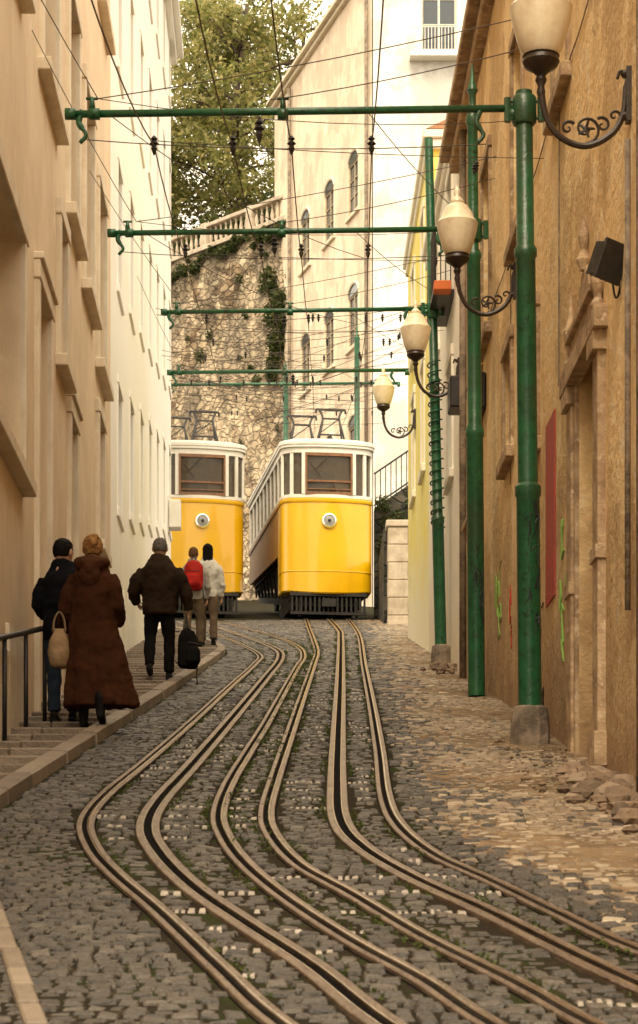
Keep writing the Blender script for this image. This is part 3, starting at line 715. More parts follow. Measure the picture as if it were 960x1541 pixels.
# ---------------------------------------------------------------- lamps
def lamp(Y,zb):
    w=wr(Y); rt=empty('street_lamp',(w,Y,zb))
    bm=bmesh.new(); lx=-.6
    tube(bm,catmull([(-.03,0,.40),(-.05,0,.22),(-.13,0,.08),(-.30,0,.0),(-.47,0,.06),(-.565,0,.2),(lx,0,.38)],6),[.022]*37,8)
    box(bm,-.035,0,-.045,.045,.16,.52)
    for z in(.2,.48): lathe(bm,[(.03,-.02),(.04,0),(.03,.02)],-.03,0,z,8)
    def spiral(cx,cz,r0,turn,a0,s=1):
        pts=[(cx+s*(r0*(1-i/26))*math.cos(a0+turn*i/24),0,cz+(r0*(1-i/26))*math.sin(a0+turn*i/24)) for i in range(25)]; tube(bm,pts,[.012-.006*i/24 for i in range(25)],6)
    spiral(-.3,.115,.1,9,-1.57); spiral(-.19,.14,.055,-7,2.2); spiral(-.42,.12,.05,7,.6); spiral(-.11,.2,.05,7,-1.2)
    for a in range(5): tube(bm,[(-.3,0,.115),(-.3+.06*math.cos(a*1.256),0,.115+.06*math.sin(a*1.256))],[.014,.008],5)
    tube(bm,catmull([(-.04,0,.4),(-.02,0,.47),(-.07,0,.5),(-.09,0,.45)],4),.012,6)
    lathe(bm,[(.012,.28),(.02,.33),(.03,.36),(.022,.4),(.04,.44),(.03,.47),(.06,.5),(.11,.53),(.125,.56),(.115,.59),(.125,.6)],lx,0,0,20)
    fin(bm,'iron_bracket',M['bronze'],rt,'auto')
    bm=bmesh.new()
    lathe(bm,[(.11,.6),(.135,.63),(.165,.72),(.198,.85),(.208,.905),(.212,.92),(.2,.935),(.175,.96),(.15,1.03),(.11,1.09),(.07,1.12)],lx,0,0,28)
    o=fin(bm,'lantern_glass',M['globe'],rt,'auto')
    bm=bmesh.new(); lathe(bm,[(.07,1.12),(.075,1.14),(.05,1.17),(.02,1.2),(.035,1.24),(.01,1.3)],lx,0,0,14); fin(bm,'cap',M['globe'],rt,True)
lamp(15.2,7.03); lamp(23,8.15); lamp(30.85,9.3); lamp(42,11.35)
rt=empty('floodlight',(wr(15.6)-.08,15.6,6.38),.5)
bm=bmesh.new(); box(bm,-.11,.06,-.05,.05,-.12,.11); box(bm,-.13,.08,-.08,-.051,-.14,.13)
for i in range(5): box(bm,-.11+i*.04,-.1+i*.04,.05,.09,-.12,.11)
tube(bm,[(.08,0,0),(.16,.02,-.03)],.02,6); bmesh.ops.rotate(bm,verts=bm.verts,cent=(0,0,0),matrix=Matrix.Rotation(.2,3,'Y')@Matrix.Rotation(.3,3,'X')); fin(bm,'housing',M['iron'],rt,bev=.008)
bm=bmesh.new(); tube(bm,catmull([(.05,.05,-.1),(.08,.05,-.22),(.12,.05,-.12),(.15,.05,.3)],5),.008,5); fin(bm,'cable',M['iron'],rt)

rt=empty('handrail'); bm=bmesh.new()
pp=[(-2.56,17.0),(-2.57,18.6),(-2.55,19.8),(-2.52,20.9)]
for x,y in pp: tube(bm,[(x,y,g(y)),(x,y,g(y)+.9)],.02,8)
tube(bm,catmull([(x,y,g(y)+.9) for x,y in pp]+[(-2.5,21.15,g(21.15)+.86),(-2.49,21.2,g(21.2)+.6)],5),.026,8)
fin(bm,'pipes',M['iron'],rt,True)

def rubble(name,cx,cy,n,sx,sy,smin,smax,seed):
    random.seed(seed); bm=bmesh.new()
    for _ in range(n):
        x=cx+random.gauss(0,sx); y=cy+random.gauss(0,sy); x=min(x,wr(y)-.05); s=random.uniform(smin,smax)*random.uniform(.4,1)
        r=bmesh.ops.create_icosphere(bm,subdivisions=2,radius=s)['verts']
        sc=Vector((random.uniform(.7,1.3),random.uniform(.7,1.3),random.uniform(.5,.9))); ph=random.uniform(0,9)
        for v in r:
            c=v.co/s; k=1+.22*math.sin(c.x*4+ph)*math.cos(c.y*5+ph*2)+.15*math.sin(c.z*6+ph)
            k+=random.uniform(-.06,.06)
            v.co=Vector((c.x*sc.x,c.y*sc.y,c.z*sc.z))*s*k+Vector((x,y,g(y)+s*.3))
    fin(bm,name,M['rock'])
rubble('rubble_pile',1.93,14.6,130,.15,.7,.02,.13,1)
rubble('rubble_pile',1.72,31.5,30,.1,.5,.02,.12,4)
rubble('rubble_pile',1.75,17.2,150,.25,1.6,.006,.03,6)

# ---------------------------------------------------------------- trams
def tram(name,X,Y,yaw,Wd,Z0):
    rt=empty(name,(X,Y,Z0),yaw); H=Wd/2; Ln=8.2
    rc=.42
    def outline(hw,y0,y1,r,bulge=.09,n=7):
        pts=[]
        for i in range(n+1):
            a=math.pi+ (math.pi/2)*i/n; pts.append((-hw+r+r*math.cos(a),y0+r+r*math.sin(a)*1.0))
        m=8
        for i in range(1,m):
            t=i/m; x=(-hw+r)+(2*hw-2*r)*t; pts.append((x,y0-bulge*(1-(2*t-1)**2)))
        for i in range(n+1):
            a=1.5*math.pi+(math.pi/2)*i/n; pts.append((hw-r+r*math.cos(a),y0+r+r*math.sin(a)))
        for i in range(n+1):
            a=(math.pi/2)*i/n; pts.append((hw-r+r*math.cos(a),y1-r+r*math.sin(a)))
        for i in range(n+1):
            a=math.pi/2+(math.pi/2)*i/n; pts.append((-hw+r+r*math.cos(a),y1-r+r*math.sin(a)))
        return pts
    def prism(bm,pts,prof,cap=True,closed=True,zf=None):
        rings=[]
        for ins,z in prof:
            r=[]
            for x,y in pts:
                xx=x*(1-ins/H); yy=y+ (ins if y<.6 else (-ins if y>Ln-.6 else 0))
                zz=z if zf is None else zf(x,y,z)
                r.append(bm.verts.new((xx,yy,zz)))
            rings.append(r)
        n=len(pts)
        for A,B in zip(rings,rings[1:]):
            for i in range(n if closed else n-1): bm.faces.new((A[i],A[(i+1)%n],B[(i+1)%n],B[i]))
        if cap: bm.faces.new(rings[0][::-1]); bm.faces.new(rings[-1])
    O=outline(H,0,Ln,rc)
    fr=[p for p in O[:len(O)//2+2] if p[1]<.6]
    fr=[(-H,1.0)]+fr+[(H,1.0)]
    bm=bmesh.new()
    def sk(x,y,z): return z-(.07*(1-(x/H)**2) if z<.05 else 0)
    prism(bm,fr,[(.03,0),(.0,.035),(0,1.25),(0,2.28),(.0,2.33)],cap=True,closed=True,zf=sk)
    fin(bm,'yellow_cab_front',M['tramY'],rt,'auto')
    bm=bmesh.new(); prism(bm,fr,[(-.018,2.30),(-.03,2.33),(-.03,2.39),(-.012,2.41)],cap=False,closed=False); prism(bm,fr,[(-.004,.50),(-.014,.515),(-.004,.53)],cap=False,closed=False)
    fin(bm,'yellow_waist_moulding',M['tramY'],rt,'auto')
    bm=bmesh.new()
    for s in(-1,1):
        x=s*H
        v=[bm.verts.new(q) for q in((x,1.0,1.05),(x,Ln-.3,1.45),(x,Ln-.3,2.38),(x,1.0,2.38),(x*.94,1.0,1.05),(x*.94,Ln-.3,1.45),(x*.94,Ln-.3,2.38),(x*.94,1.0,2.38))]
        for f in((0,1,2,3),(4,7,6,5),(0,4,5,1),(3,2,6,7)): bm.faces.new([v[i] for i in f])
        for k in range(22):
            y=1.05+k*.315
            if y>Ln-.4: break
            zz=1.05+.4*(y-1)/(Ln-1.3); box(bm,x+s*.0-.012,x+s*.015+.0,y,y+.03,zz,2.37)
        box(bm,min(x,x+s*.03),max(x,x+s*.03),1.0,Ln-.3,2.30,2.40)
    fin(bm,'side_panels',M['tramO'],rt)
    bm=bmesh.new(); box(bm,-H+.35,H-.35,Ln-.3,Ln-.05,1.4,2.38); box(bm,-H*.93,H*.93,.5,Ln-.4,1.4,1.48) ; fin(bm,'floor',M['interior'],rt)
    bm=bmesh.new()
    for s in(-1,1): box(bm,min(s*H*.9,s*H*.5),max(s*H*.9,s*H*.5),1.4,Ln-1,1.481,1.9); box(bm,min(s*H*.92,s*H*.86),max(s*H*.92,s*H*.86),1.4,Ln-1,1.9,2.36)
    box(bm,-.35,.35,.35,.6,1.49,2.45)
    box(bm,-H+.1,-.35,1.35,1.4,1.49,3.7); box(bm,.35,H-.1,1.35,1.4,1.49,3.7); box(bm,-.35,.35,1.35,1.4,3.4,3.7)
    fin(bm,'benches_and_bulkhead',M['interior'],rt,bev=.02)
    def ring(bm,z0,z1,ins0,ins1,proud=0):
        n=len(O)
        a=[bm.verts.new((x*(1-ins0/H),y+(ins0 if y<.6 else(-ins0 if y>Ln-.6 else 0)),z)) for z in(z0,z1) for x,y in O]
        b=[bm.verts.new((x*(1-ins1/H),y+(ins1 if y<.6 else(-ins1 if y>Ln-.6 else 0)),z)) for z in(z0,z1) for x,y in O]
        for i in range(n):
            j=(i+1)%n
            bm.faces.new((a[i],a[j],a[n+j],a[n+i])); bm.faces.new((b[i],b[j],b[n+j],b[n+i])); bm.faces.new((a[i],a[j],b[j],b[i])); bm.faces.new((a[n+i],a[n+j],b[n+j],b[n+i]))
    bm=bmesh.new(); ring(bm,2.412,2.50,-.02,.07); ring(bm,3.58,3.72,0.0,.07); ring(bm,3.72,3.79,-.05,.07); ring(bm,3.79,3.86,-.07,.07)
    zA,zB=2.5,3.58
    def post(x,y,w,d,rot=0):
        vs=box(bm,-w/2,w/2,-d/2,d/2,zA,zB); Mx=Matrix.Translation((x,y,0))@Matrix.Rotation(rot,4,'Z')
        for v in vs: v.co=Mx@v.co
    fw=.62
    for s in(-1,1):
        post(s*(fw+.04),-.025,.10,.07); post(s*(H-.25),.09,.09,.07,s*.55); post(s*(H-.035),.36,.07,.12)
        yy=1.15
        while yy<Ln-.2: post(s*(H-.035),yy,.06,.09); yy+=.84
        post(s*(fw+.04),Ln+.02,.1,.07); post(s*(H-.25),Ln-.09,.09,.07,-s*.55)
    fin(bm,'white_window_band',M['tramW'],rt,bev=.006)
    bm=bmesh.new(); ring(bm,2.5,3.58,.045,.05); fin(bm,'window_glass',M['tglass'],rt)
    bm=bmesh.new()
    for a,b,c,d in ((-fw,fw,2.5,2.57),(-fw,fw,3.50,3.58),(-fw,-fw+.05,2.57,3.5),(fw-.05,fw,2.57,3.5),(-fw+.05,fw-.05,2.82,2.87),(-fw+.05,fw-.05,2.63,2.65)): box(bm,a,b,-.09,-.035,c,d)
    for s in(-1,1):
        for yy in np.arange(1.15,Ln-1,.84): box(bm,s*(H-.06)-.012,s*(H-.06)+.012,yy+.03,yy+.81,2.5,2.56); box(bm,s*(H-.06)-.012,s*(H-.06)+.012,yy+.03,yy+.81,3.05,3.09)
    fin(bm,'wooden_sash',M['tramB'],rt)
    bm=bmesh.new(); tube(bm,[(.0,-.115,3.5),(-.4,-.12,3.1)],.012,5); tube(bm,[(-.5,-.125,3.3),(-.22,-.125,2.95)],.01,5); fin(bm,'wiper',M['iron'],rt)
    bm=bmesh.new(); prism(bm,O,[(-.07,3.861),(-.05,3.9),(.12,3.97),(.4,4.02),(.8,4.04)],cap=True); fin(bm,'roof',M['tramW'],rt,'auto')
    def disc(prof,y):
        b0=len(bm.verts); lathe(bm,prof,0,0,0,24)
        bm.verts.ensure_lookup_table()
        Mx=Matrix.Translation((0,y,1.82))@Matrix.Rotation(math.pi/2,4,'X')
        for v in bm.verts[b0:]: v.co=Mx@v.co
    bm=bmesh.new(); disc([(.2,0),(.2,.05),(.185,.075),(.15,.08),(.14,.05)],-.08); fin(bm,'headlamp_rim',M['chrome'],rt,'auto')
    bm=bmesh.new(); disc([(.142,0),(.142,.055),(.1,.07),(.04,.078)],-.08); fin(bm,'headlamp_lens',M['lens'],rt,'auto')
    bm=bmesh.new(); disc([(.05,0),(.04,.09),(.02,.1)],-.09); fin(bm,'headlamp_bulb',M['iron'],rt,'auto')
    bm=bmesh.new(); lathe(bm,[(.03,0),(.14,.04),(.15,.12),(.1,.2),(.02,.22)],-.8,.6,3.2,14); fin(bm,'interior_lamp',M['globe'],rt,True)
    bm=bmesh.new()
    for k in range(17):
        x=-H+.25+k*(2*H-.5)/16; box(bm,x-.025,x+.025,.02,.08,-.52,-.0)
    box(bm,-H+.2,H-.2,-.02,.12,-.12,-.04); box(bm,-H+.2,H-.2,0,.1,-.6,-.53); box(bm,-H+.3,H-.3,.3,Ln*.4,-.35,.0)
    for s in(-1,1):
        v=[bm.verts.new((s*H*.72+o,y,z)) for o in(-.05,.05) for y,z in((.3,-.35),(Ln-.2,.95),(Ln-.2,1.25),(.3,.0))]
        bm.faces.new(v[:4]); bm.faces.new(v[4:][::-1])
        for i in range(4): bm.faces.new((v[i],v[(i+1)%4],v[4+(i+1)%4],v[4+i]))
        for k in range(9):
            y=1.0+k*.8; zz=-.2+y*.165; tube(bm,[(s*H*.8,y,zz),(s*H*.86,y+.4,1.1+.05*y)],.03,5); tube(bm,[(s*H*.86,y+.4,1.1+.05*y),(s*H*.8,y+.8,zz+.13)],.03,5)
    box(bm,-H*.9,H*.9,.9,Ln-.4,1.0,1.04,lambda a,b,c:(a,b,c+.05*(b-.9)))
    for y in(1.3,3.0,5.4,7.0):
        for s in(-1,1):
            b0=len(bm.verts); lathe(bm,[(.36,-.05),(.36,.05),(.3,.06),(.08,.06)],0,0,0,18); bm.verts.ensure_lookup_table()
            Mx=Matrix.Translation((s*.5,y,-.33+y*.178))@Matrix.Rotation(math.pi/2,4,'Y')
            for v in bm.verts[b0:]: v.co=Mx@v.co
        tube(bm,[(-.6,y,-.33+y*.178),(.6,y,-.33+y*.178)],.06,8)
    box(bm,-.18,.18,-.1,.1,-.4,-.2); tube(bm,[(-.75,-.02,-.2),(-.75,.1,-.65)],.03,6); tube(bm,[(.75,-.02,-.2),(.75,.1,-.65)],.03,6)
    box(bm,-H*.8,H*.8,.2,.9,-.15,.04)
    fin(bm,'undercarriage',M['under'],rt)
    bm=bmesh.new()
    for px_,py_ in ((-.42,2.0),(.25,1.2)):
        b=4.05
        for s in(-1,1):
            tube(bm,catmull([(px_+s*.38,py_,b),(px_+s*.3,py_,b+.35),(px_+s*.22,py_+.1,b+.75),(px_+s*.3,py_+.15,b+.98),(px_+s*.38,py_+.15,b+1.0),(px_+s*.4,py_+.15,b+.9)],5),.03,6)
            tube(bm,[(px_+s*.38,py_+.5,b),(px_+s*.22,py_+.1,b+.75)],.024,6)
            tube(bm,[(px_+s*.38,py_-.1,b-.05),(px_+s*.38,py_+.6,b)],.03,6)
        tube(bm,[(px_-.36,py_+.15,b+1.0),(px_+.36,py_+.15,b+1.0)],.034,6)
        tube(bm,[(px_-.22,py_+.1,b+.75),(px_+.22,py_+.1,b+.75)],.026,6); tube(bm,[(px_-.32,py_,b+.3),(px_+.32,py_,b+.3)],.026,6)
        tube(bm,[(px_-.3,py_,b+.35),(px_+.22,py_+.1,b+.75)],.014,5)
        for s in(-1,1): lathe(bm,[(.05,0),(.06,.03),(.03,.06),(.06,.09),(.03,.13)],px_+s*.38,py_,b-.06,8)
    fin(bm,'pantographs',M['iron'],rt)
tram('funicular_tram',.25,59.05,math.radians(8.0),2.40,11.34)
tram('funicular_tram',-3.09,60.0,math.radians(10.5),2.36,11.52)

# ---------------------------------------------------------------- people
tex=bpy.data.textures.new('cloth_folds','CLOUDS'); tex.noise_scale=.13; tex.noise_depth=2
texh=bpy.data.textures.new('hair_tex','CLOUDS'); texh.noise_scale=.03; texh.noise_depth=2
def fuse(bm,name,m,parent,voxel=.014,disp=.0,it=4):
    o=fin(bm,name,m,parent,True)
    r=o.modifiers.new('r','REMESH'); r.mode='VOXEL'; r.voxel_size=voxel; r.use_smooth_shade=True
    s=o.modifiers.new('s','SMOOTH'); s.iterations=it; s.factor=.6
    if disp:
        d=o.modifiers.new('d','DISPLACE'); d.texture=tex; d.strength=disp; d.mid_level=.5; d.texture_coords='LOCAL'
    return o
def loft(bm,rings,seg=28,fold=None):
    R=[]
    for cx,cy,z,a,b in rings:
        r=[]
        for i in range(seg):
            t=2*math.pi*i/seg; k=1+(fold(t,z) if fold else 0)
            r.append(bm.verts.new((cx+a*k*math.cos(t),cy+b*k*math.sin(t),z)))
        R.append(r)
    for A,B in zip(R,R[1:]):
        for i in range(seg): bm.faces.new((A[i],A[(i+1)%seg],B[(i+1)%seg],B[i]))
    bm.faces.new(R[0][::-1]); bm.faces.new(R[-1])
def hand(rt,w,dirv,name,side,skin,grip=.6):
    bm=bmesh.new(); d=Vector(dirv).normalized()
    n=Vector((-side,0,0)); n=(n-d*n.dot(d)).normalized()
    a=d.cross(n).normalized()
    if a.y<0: a=-a
    w=Vector(w)
    tube(bm,[w-d*.03,w+d*.02,w+d*.06,w+d*.085],[.024,.027,.036,.034],10,ry=.55,ref=tuple(n))
    for i,(o,l) in enumerate(((.03,.07),(.01,.078),(-.011,.072),(-.03,.056))):
        p=w+d*.08+a*o; q=p+d*l*.42+n*.006; r=q+(d*(1-grip)+n*grip)*l*.34; s=r+(d*(1-grip*1.5)+n*grip*1.3)*l*.26
        tube(bm,[p-d*.02,p,q,r,s],[.0095,.0095,.009,.008,.0065],7)
    p=w+d*.03+a*.028; tube(bm,[p-a*.01,p+a*.018+d*.02+n*.008,p+a*.024+d*.045+n*.02,p+a*.016+d*.065+n*.028],[.013,.012,.0105,.008],7)
    fuse(bm,name,skin,rt,.0045,it=2)
def head(rt,z,skin,hairm,style='short',tilt=0,yaw=0,y0=0,s=1):
    h=empty('head',(0,y0,z),yaw); h.parent=rt; h.scale=(s,s,s); h.rotation_euler=(tilt,0,yaw)
    bm=bmesh.new()
    loft(bm,[(0,.01,-.12,.03,.035),(0,.02,-.105,.045,.055),(0,.012,-.075,.06,.075),(0,.006,-.04,.07,.088),(0,0,0,.077,.096),(0,-.003,.04,.077,.098),(0,-.006,.075,.065,.085),(0,-.008,.1,.04,.055),(0,-.008,.112,.01,.015)],20)
    tube(bm,[(0,-.015,-.2),(0,-.01,-.12),(0,0,-.06)],[.062,.055,.05],12)
    tube(bm,[(0,.093,.01),(0,.108,-.018),(0,.116,-.03),(0,.1,-.038)],[.008,.011,.015,.01],8)
    for sx in(-1,1):
        ell(bm,(sx*.08,-.005,-.008),(.012,.02,.033),10,8)
        ell(bm,(sx*.032,.082,.018),(.017,.012,.006),8,6)
    ell(bm,(0,.09,-.062),(.025,.01,.006),10,6); ell(bm,(0,.075,-.1),(.024,.02,.018),10,6)
    fuse(bm,'face',skin,h,.006,it=2)
    bm=bmesh.new()
    for sx in(-1,1): ell(bm,(sx*.031,.087,.004),(.011,.007,.006),10,6)
    fin(bm,'eyes',M['iron'],h,True)
    bm=bmesh.new()
    if style=='short':
        loft(bm,[(0,-.03,-.055,.06,.06),(0,-.022,-.02,.078,.083),(0,-.014,.03,.083,.095),(0,-.008,.075,.073,.09),(0,-.008,.105,.048,.062),(0,-.008,.12,.01,.02)],22)
    elif style=='bun':
        loft(bm,[(0,-.035,-.07,.055,.055),(0,-.025,-.02,.083,.09),(0,-.014,.03,.088,.1),(0,-.008,.08,.075,.095),(0,-.008,.108,.05,.065),(0,-.008,.122,.01,.02)],22)
        ell(bm,(0,-.11,.02),(.045,.04,.045)); ell(bm,(.02,-.1,.07),(.035,.03,.03))
    else:
        loft(bm,[(0,-.06,-.26,.05,.02),(0,-.06,-.2,.08,.035),(0,-.045,-.1,.088,.06),(0,-.02,-.02,.09,.09),(0,-.014,.03,.09,.1),(0,-.008,.08,.08,.1),(0,-.008,.112,.05,.065),(0,-.008,.13,.01,.02)],22)
    o=fuse(bm,'hair',hairm,h,.007,.014,it=1)
    o.modifiers['d'].texture=texh
    return h
def cloth(name,c,d=None,rough=.9,scale=5):
    d=d or tuple(q*.7 for q in c); return mat(name,c,d,scale,rough,.25,120,spec=.08)
def person(name,X,Y,yaw,s,jm,tm,shoe,hairm,style,legs,arms,torso,lean=0,htilt=0,hyaw=0,zoff=.05,hands=(1,1),hs=1):
    rt=empty(name,(X,Y,g(Y)+zoff),yaw,s)
    if legs:
        bm=bmesh.new()
        loft(bm,[(0,0,.8,.12,.11),(0,0,.88,.165,.125),(0,0,.98,.165,.12),(0,0,1.06,.15,.105)],20)
        for (hx,hy,hz),(kx_,ky,kz),(ax_,ay,az) in legs:
            tube(bm,[(hx,hy,hz),((hx+kx_)/2,(hy+ky)/2,(hz+kz)/2),(kx_,ky,kz),((kx_+ax_)/2,(ky+ay)/2-.015,(kz+az)/2),(ax_,ay,az)],[.1,.092,.074,.069,.064],14)
        fuse(bm,'trousers',tm,rt,.014,.035)
    bm=bmesh.new()
    for (hx,hy,hz),(kx_,ky,kz),(ax_,ay,az) in legs:
        lift=az-.1
        ang=-lift*2.2
        def sp(y,z):
            c_,s_=math.cos(ang),math.sin(ang)
            return (ax_,ay+y*c_-(z-.05)*s_,.05+y*s_+(z-.05)*c_+lift)
        tube(bm,[sp(-.07,.045),sp(-.03,.05),sp(.06,.045),sp(.13,.036),sp(.17,.034)],[.038,.044,.042,.04,.028],12)
        tube(bm,[(ax_,ay,az+.02),(ax_,ay,.06+lift)],[.045,.042],10)
        box(bm,ax_-.038,ax_+.038,ay-.1,ay+.18,.0,.02) if lift<.03 else None
    fuse(bm,'shoes',shoe,rt,.009,it=2)
    bm=bmesh.new(); loft(bm,torso,28)
    for A in arms: tube(bm,A[:4],A[4],14)
    fuse(bm,'jacket',jm,rt,.014,.06)
    for i,A in enumerate(arms):
        if hands[i]:
            w=Vector(A[3]); d=(w-Vector(A[2])); hand(rt,w+d.normalized()*.01,d,'hand_%d'%(i+1),1 if A[3][0]>0 else -1,M['skin'],.7)
    head(rt,1.63,M['skin'],hairm,style,htilt,hyaw,y0=lean,s=hs)
    return rt
black=cloth('black_cloth',(.008,.007,.006)); navy=cloth('navy_cloth',(.007,.007,.009)); jean=cloth('denim',(.03,.042,.065)); brown=cloth('brown_wool',(.050,.018,.008))
dbrown=cloth('brown_suede',(.030,.018,.011)); white=cloth('white_cloth',(.6,.58,.52),(.5,.47,.42)); khaki=cloth('khaki_cloth',(.14,.10,.065)); red=cloth('red_nylon',(.42,.02,.014),rough=.5)
shoe=cloth('black_leather',(.01,.009,.008),rough=.5); blond=cloth('blond_hair',(.36,.19,.07),(.16,.075,.025),.6,60); grey=cloth('grey_hair',(.17,.15,.13),(.06,.052,.047),.6,60)
dark=cloth('dark_hair',(.008,.006,.005),rough=.6); brownh=cloth('brown_hair',(.15,.075,.03),(.07,.035,.014),.6,60)
def stdlegs(l=(0,.1),r=(0,.1),kf=(.03,.03),sp=.1):
    return [((-.085,0,.92),(-sp,(l[0])/2+kf[0],.5+(l[1]-.1)*.5),(-sp,l[0],l[1])),((.085,0,.92),(sp,(r[0])/2+kf[1],.5+(r[1]-.1)*.5),(sp,r[0],r[1]))]
TJ=[(0,0,.83,.175,.135),(0,0,.9,.19,.145),(0,0,1.05,.185,.135),(0,-.005,1.2,.195,.14),(0,-.01,1.33,.205,.14),(0,-.005,1.42,.18,.12),(0,0,1.47,.11,.09),(0,0,1.53,.075,.075)]
person('person_in_dark_jacket',-2.33,20.75,.0,.95,navy,jean,shoe,dark,'short',stdlegs((.12,.12),(-.08,.1)),
 [[(-.17,0,1.37),(-.225,-.01,1.24),(-.245,0,1.12),(-.2,.16,1.02),[.072,.07,.062,.05]],[(.17,0,1.37),(.225,-.01,1.24),(.245,0,1.12),(.2,.16,1.02),[.072,.07,.062,.05]]],
 [(0,0,.78,.19,.14),(0,0,.9,.2,.15),(0,0,1.05,.2,.145),(0,-.01,1.2,.215,.15),(0,-.015,1.33,.21,.15),(0,-.01,1.41,.175,.13),(0,0,1.47,.125,.1),(0,0,1.55,.085,.085)],hyaw=-.5,htilt=-.15,hands=(1,1),hs=1.12)
def woman():
    rt=empty('woman_in_long_coat',(-1.99,20.0,g(20.)+.05),-.06,.97)
    bm=bmesh.new()
    for ax_,ay,lift in((-.09,.06,0),(.1,-.16,.05)):
        tube(bm,[(ax_,ay-.06,.05+lift*1.2),(ax_,ay,.05+lift),(ax_,ay+.08,.04+lift*.5),(ax_,ay+.15,.032)],[.034,.04,.038,.026],12)
        tube(bm,[(ax_,ay-.02,.06+lift),(ax_,ay-.02,.2+lift),(ax_*.9,ay*.5,.45)],[.042,.055,.06],12)
    fuse(bm,'boots',shoe,rt,.009,it=2)
    bm=bmesh.new()
    def fold(t,z):
        k=max(0,(1.15-z))*.1; return k*(math.sin(5*t+1.3)+.6*math.sin(9*t+.4)+.3*math.sin(14*t))
    rings=[(.06,-.01,.19,.32,.2),(.06,-.01,.22,.325,.205),(.045,-.01,.4,.295,.195),(.03,-.005,.6,.268,.18),(.01,0,.8,.238,.165),(0,0,.95,.218,.155),(0,-.01,1.1,.207,.15),(0,-.015,1.25,.205,.15),(0,-.02,1.36,.19,.145),(0,-.015,1.43,.155,.12),(0,0,1.5,.11,.1),(0,0,1.54,.085,.085)]
    loft(bm,rings,64,fold)
    tube(bm,[(.15,0,1.37),(.205,-.02,1.24),(.235,-.02,1.1),(.22,.1,1.0),(.2,.18,.99)],[.075,.073,.068,.062,.066],14)
    tube(bm,[(-.15,0,1.37),(-.215,-.02,1.22),(-.25,-.0,1.06),(-.27,.1,.95),(-.27,.14,.93)],[.075,.073,.068,.062,.066],14)
    fuse(bm,'long_coat',brown,rt,.012,.05,it=3)
    bm=bmesh.new()
    pts=[(.12*math.cos(a),-.02+.12*math.sin(a)*(1.15 if math.sin(a)<0 else .9),1.5-.03*max(0,-math.sin(a))) for a in np.linspace(0,2*math.pi,22)]
    tube(bm,pts,[.04+.018*max(0,-math.sin(a)) for a in np.linspace(0,2*math.pi,22)],12)
    tube(bm,[(-.1,-.12,1.47),(0,-.16,1.42),(.1,-.12,1.47)],[.045,.065,.045],12); ell(bm,(.0,-.15,1.37),(.1,.045,.11))
    fuse(bm,'hood',cloth('hood_wool',(.068,.026,.012)),rt,.012,.04,it=2)
    hand(rt,(-.27,.15,.92),(-.0,.3,-.5),'hand_1',-1,M['skin'],.85); hand(rt,(.2,.19,.985),(-.2,.5,-.1),'hand_2',1,M['skin'],.7)
    head(rt,1.625,M['skin'],blond,'bun',-.18,.15,s=1.05)
    b=empty('handbag',(-2.275,19.93,g(20)+.60),.25)
    bm=bmesh.new()
    loft(bm,[(0,0,-.03,.07,.045),(0,0,0,.088,.062),(0,0,.1,.1,.07),(0,0,.2,.088,.055),(0,0,.28,.06,.03),(0,0,.32,.05,.018)],20,lambda t,z:.05*math.sin(6*t)*(z>.1))
    fuse(bm,'bag_body',cloth('cream_leather',(.3,.2,.115),(.22,.14,.075),.6),b,.008,.03)
    bm=bmesh.new()
    for s in(-1,1): tube(bm,catmull([(-.055,s*.015,.29),(-.04,s*.015,.4),(0,s*.01,.46),(.04,s*.015,.4),(.055,s*.015,.29)],5),.008,6)
    fin(bm,'bag_handles',cloth('cream_leather_b',(.26,.18,.1),rough=.6),b,True)
woman()
TM=[(0,0,.8,.205,.165),(0,0,.84,.215,.17),(0,0,1.0,.225,.175),(0,-.01,1.15,.235,.18),(0,-.02,1.28,.24,.18),(0,-.015,1.37,.215,.165),(0,-.01,1.43,.17,.14),(0,0,1.48,.125,.12),(0,.03,1.54,.085,.09)]
person('man_in_brown_jacket',-1.96,28.0,.0,1.0,dbrown,black,shoe,grey,'short',stdlegs((-.14,.17),(.02,.1),(.1,.03),.115),
 [[(-.19,0,1.34),(-.275,-.03,1.2),(-.335,-.02,1.09),(-.29,.14,.99),[.088,.09,.078,.06]],[(.19,0,1.34),(.285,-.02,1.2),(.335,0,1.05),(.345,.06,.86),[.088,.09,.078,.058]]],TM,lean=.05,htilt=-.2,hands=(1,1),hs=1.1)
def backpack(name,X,Y,Z,yaw,m,sc=1,sag=False):
    b=empty(name,(X,Y,Z),yaw,sc)
    bm=bmesh.new()
    loft(bm,[(0,0,0,.12,.06),(0,0,.03,.145,.085),(0,0,.2,.15,.09),(0,0,.36,.14,.075),(0,0,.43,.1,.05),(0,0,.46,.03,.02)],24)
    loft(bm,[(0,-.08,.04,.09,.03),(0,-.085,.08,.11,.05),(0,-.085,.2,.105,.045),(0,-.08,.24,.08,.03)],20)
    fuse(bm,'pack_body',m,b,.01,.02)
    bm=bmesh.new()
    for s in(-1,1): tube(bm,catmull([(s*.07,.06,.42),(s*.1,.17,.4),(s*.11,.2,.2),(s*.1,.07,.05)],5),.014,6,ry=.5)
    tube(bm,catmull([(-.03,.02,.44),(-.02,.02,.5),(.02,.02,.5),(.03,.02,.44)],4),.009,6)
    tube(bm,[(-.11,-.1,.28),(.11,-.1,.28)],.006,5); tube(bm,[(.14,-.02,.1),(.15,.0,-.08),(.17,0,-.2)],.008,5)
    if sag: tube(bm,catmull([(-.02,0,.42),(-.01,.02,.52),(.0,.02,.62),(.01,.02,.52),(.03,0,.42)],4),.012,6)
    fin(bm,'straps',M['iron'],b,True); return b
backpack('backpack',-1.615,28.05,g(28)+.2,.9,black,1.08,True)
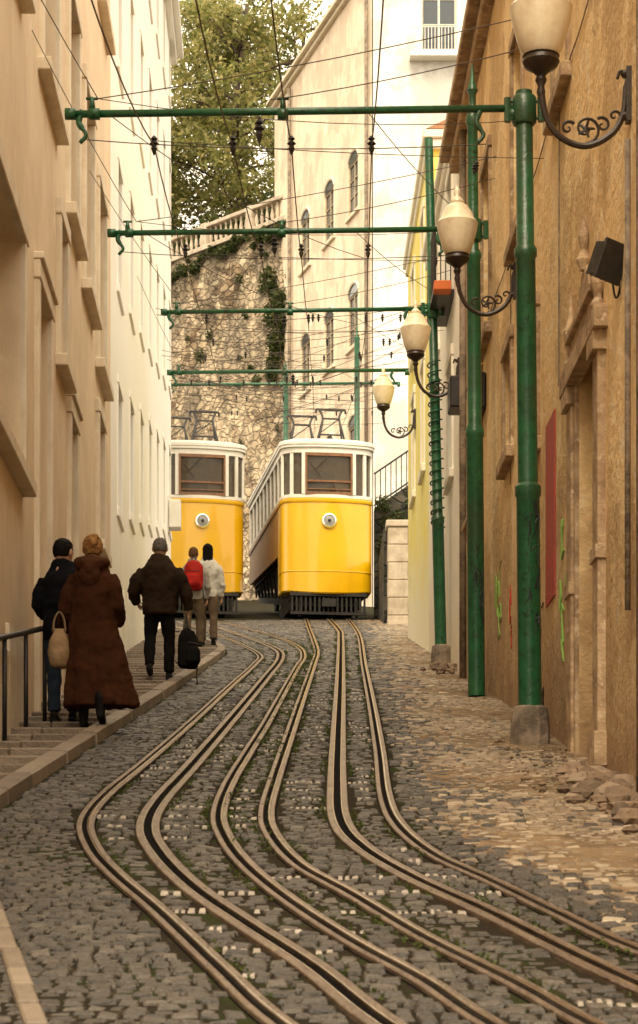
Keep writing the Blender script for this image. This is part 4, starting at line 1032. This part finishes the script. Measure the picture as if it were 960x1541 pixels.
person('person_in_white_jacket',-1.90,38.9,.0,1.0,white,khaki,shoe,dark,'long',stdlegs((.1,.12),(-.1,.11)),
 [[(-.16,0,1.37),(-.22,-.01,1.22),(-.24,0,1.08),(-.2,.12,.95),[.065,.06,.052,.045]],[(.16,0,1.37),(.225,-.01,1.22),(.25,-.01,1.05),(.235,.05,.85),[.065,.06,.052,.04]]],TJ)
person('person_with_red_backpack',-2.10,38.1,-.1,.97,cloth('grey_fleece',(.36,.33,.29),(.28,.25,.22)),khaki,shoe,brownh,'short',stdlegs((-.1,.12),(.08,.11)),
 [[(-.16,0,1.37),(-.22,-.01,1.22),(-.24,0,1.08),(-.2,.12,.95),[.065,.06,.052,.045]],[(.16,0,1.37),(.225,-.01,1.22),(.25,-.01,1.05),(.225,.08,.87),[.065,.06,.052,.04]]],TJ)
backpack('red_backpack',-2.09,37.91,g(38.1)+.05+.97*.97,-.1,red,1.1)

# ---------------------------------------------------------------- light, sky, camera
w=bpy.data.worlds.new('World'); scene.world=w; w.use_nodes=True
N=w.node_tree.nodes;L=w.node_tree.links; bg=N['Background']
sky=N.new('ShaderNodeTexSky'); sky.sky_type='NISHITA'; sky.sun_disc=False
el=math.radians(50); az=math.radians(189)
sky.sun_elevation=el; sky.sun_rotation=az; sky.air_density=1.0; sky.dust_density=6; sky.ozone_density=.6
hs=N.new('ShaderNodeHueSaturation'); hs.inputs['Saturation'].default_value=.3; L.new(sky.outputs[0],hs.inputs['Color'])
tn=N.new('ShaderNodeMix'); tn.data_type='RGBA'; tn.inputs[0].default_value=.78; tn.inputs[7].default_value=(19.5,16.9,12.9,1); L.new(hs.outputs[0],tn.inputs[6])
L.new(tn.outputs[2],bg.inputs[0]); bg.inputs[1].default_value=.15
sd=bpy.data.lights.new('sun','SUN'); sd.energy=3.2; sd.angle=math.radians(24); sd.color=(1,.83,.58)
so=bpy.data.objects.new('sun',sd); col.objects.link(so)
sv=Vector((math.sin(az)*math.cos(el),math.cos(az)*math.cos(el),math.sin(el)))
so.rotation_euler=sv.to_track_quat('Z','Y').to_euler(); so.location=(0,0,60)
cd=bpy.data.cameras.new('camera'); co=bpy.data.objects.new('camera',cd); col.objects.link(co); scene.camera=co
co.location=(0,0,1.53); co.rotation_euler=(math.pi/2,0,0)
cd.sensor_fit='VERTICAL'; cd.sensor_height=36; cd.sensor_width=36; cd.lens=80; cd.shift_y=.4468; cd.clip_end=3000; cd.clip_start=.1
cd.dof.use_dof=True; cd.dof.focus_distance=26; cd.dof.aperture_fstop=8
scene.view_settings.view_transform='Standard'; scene.view_settings.look='None'; scene.view_settings.exposure=0
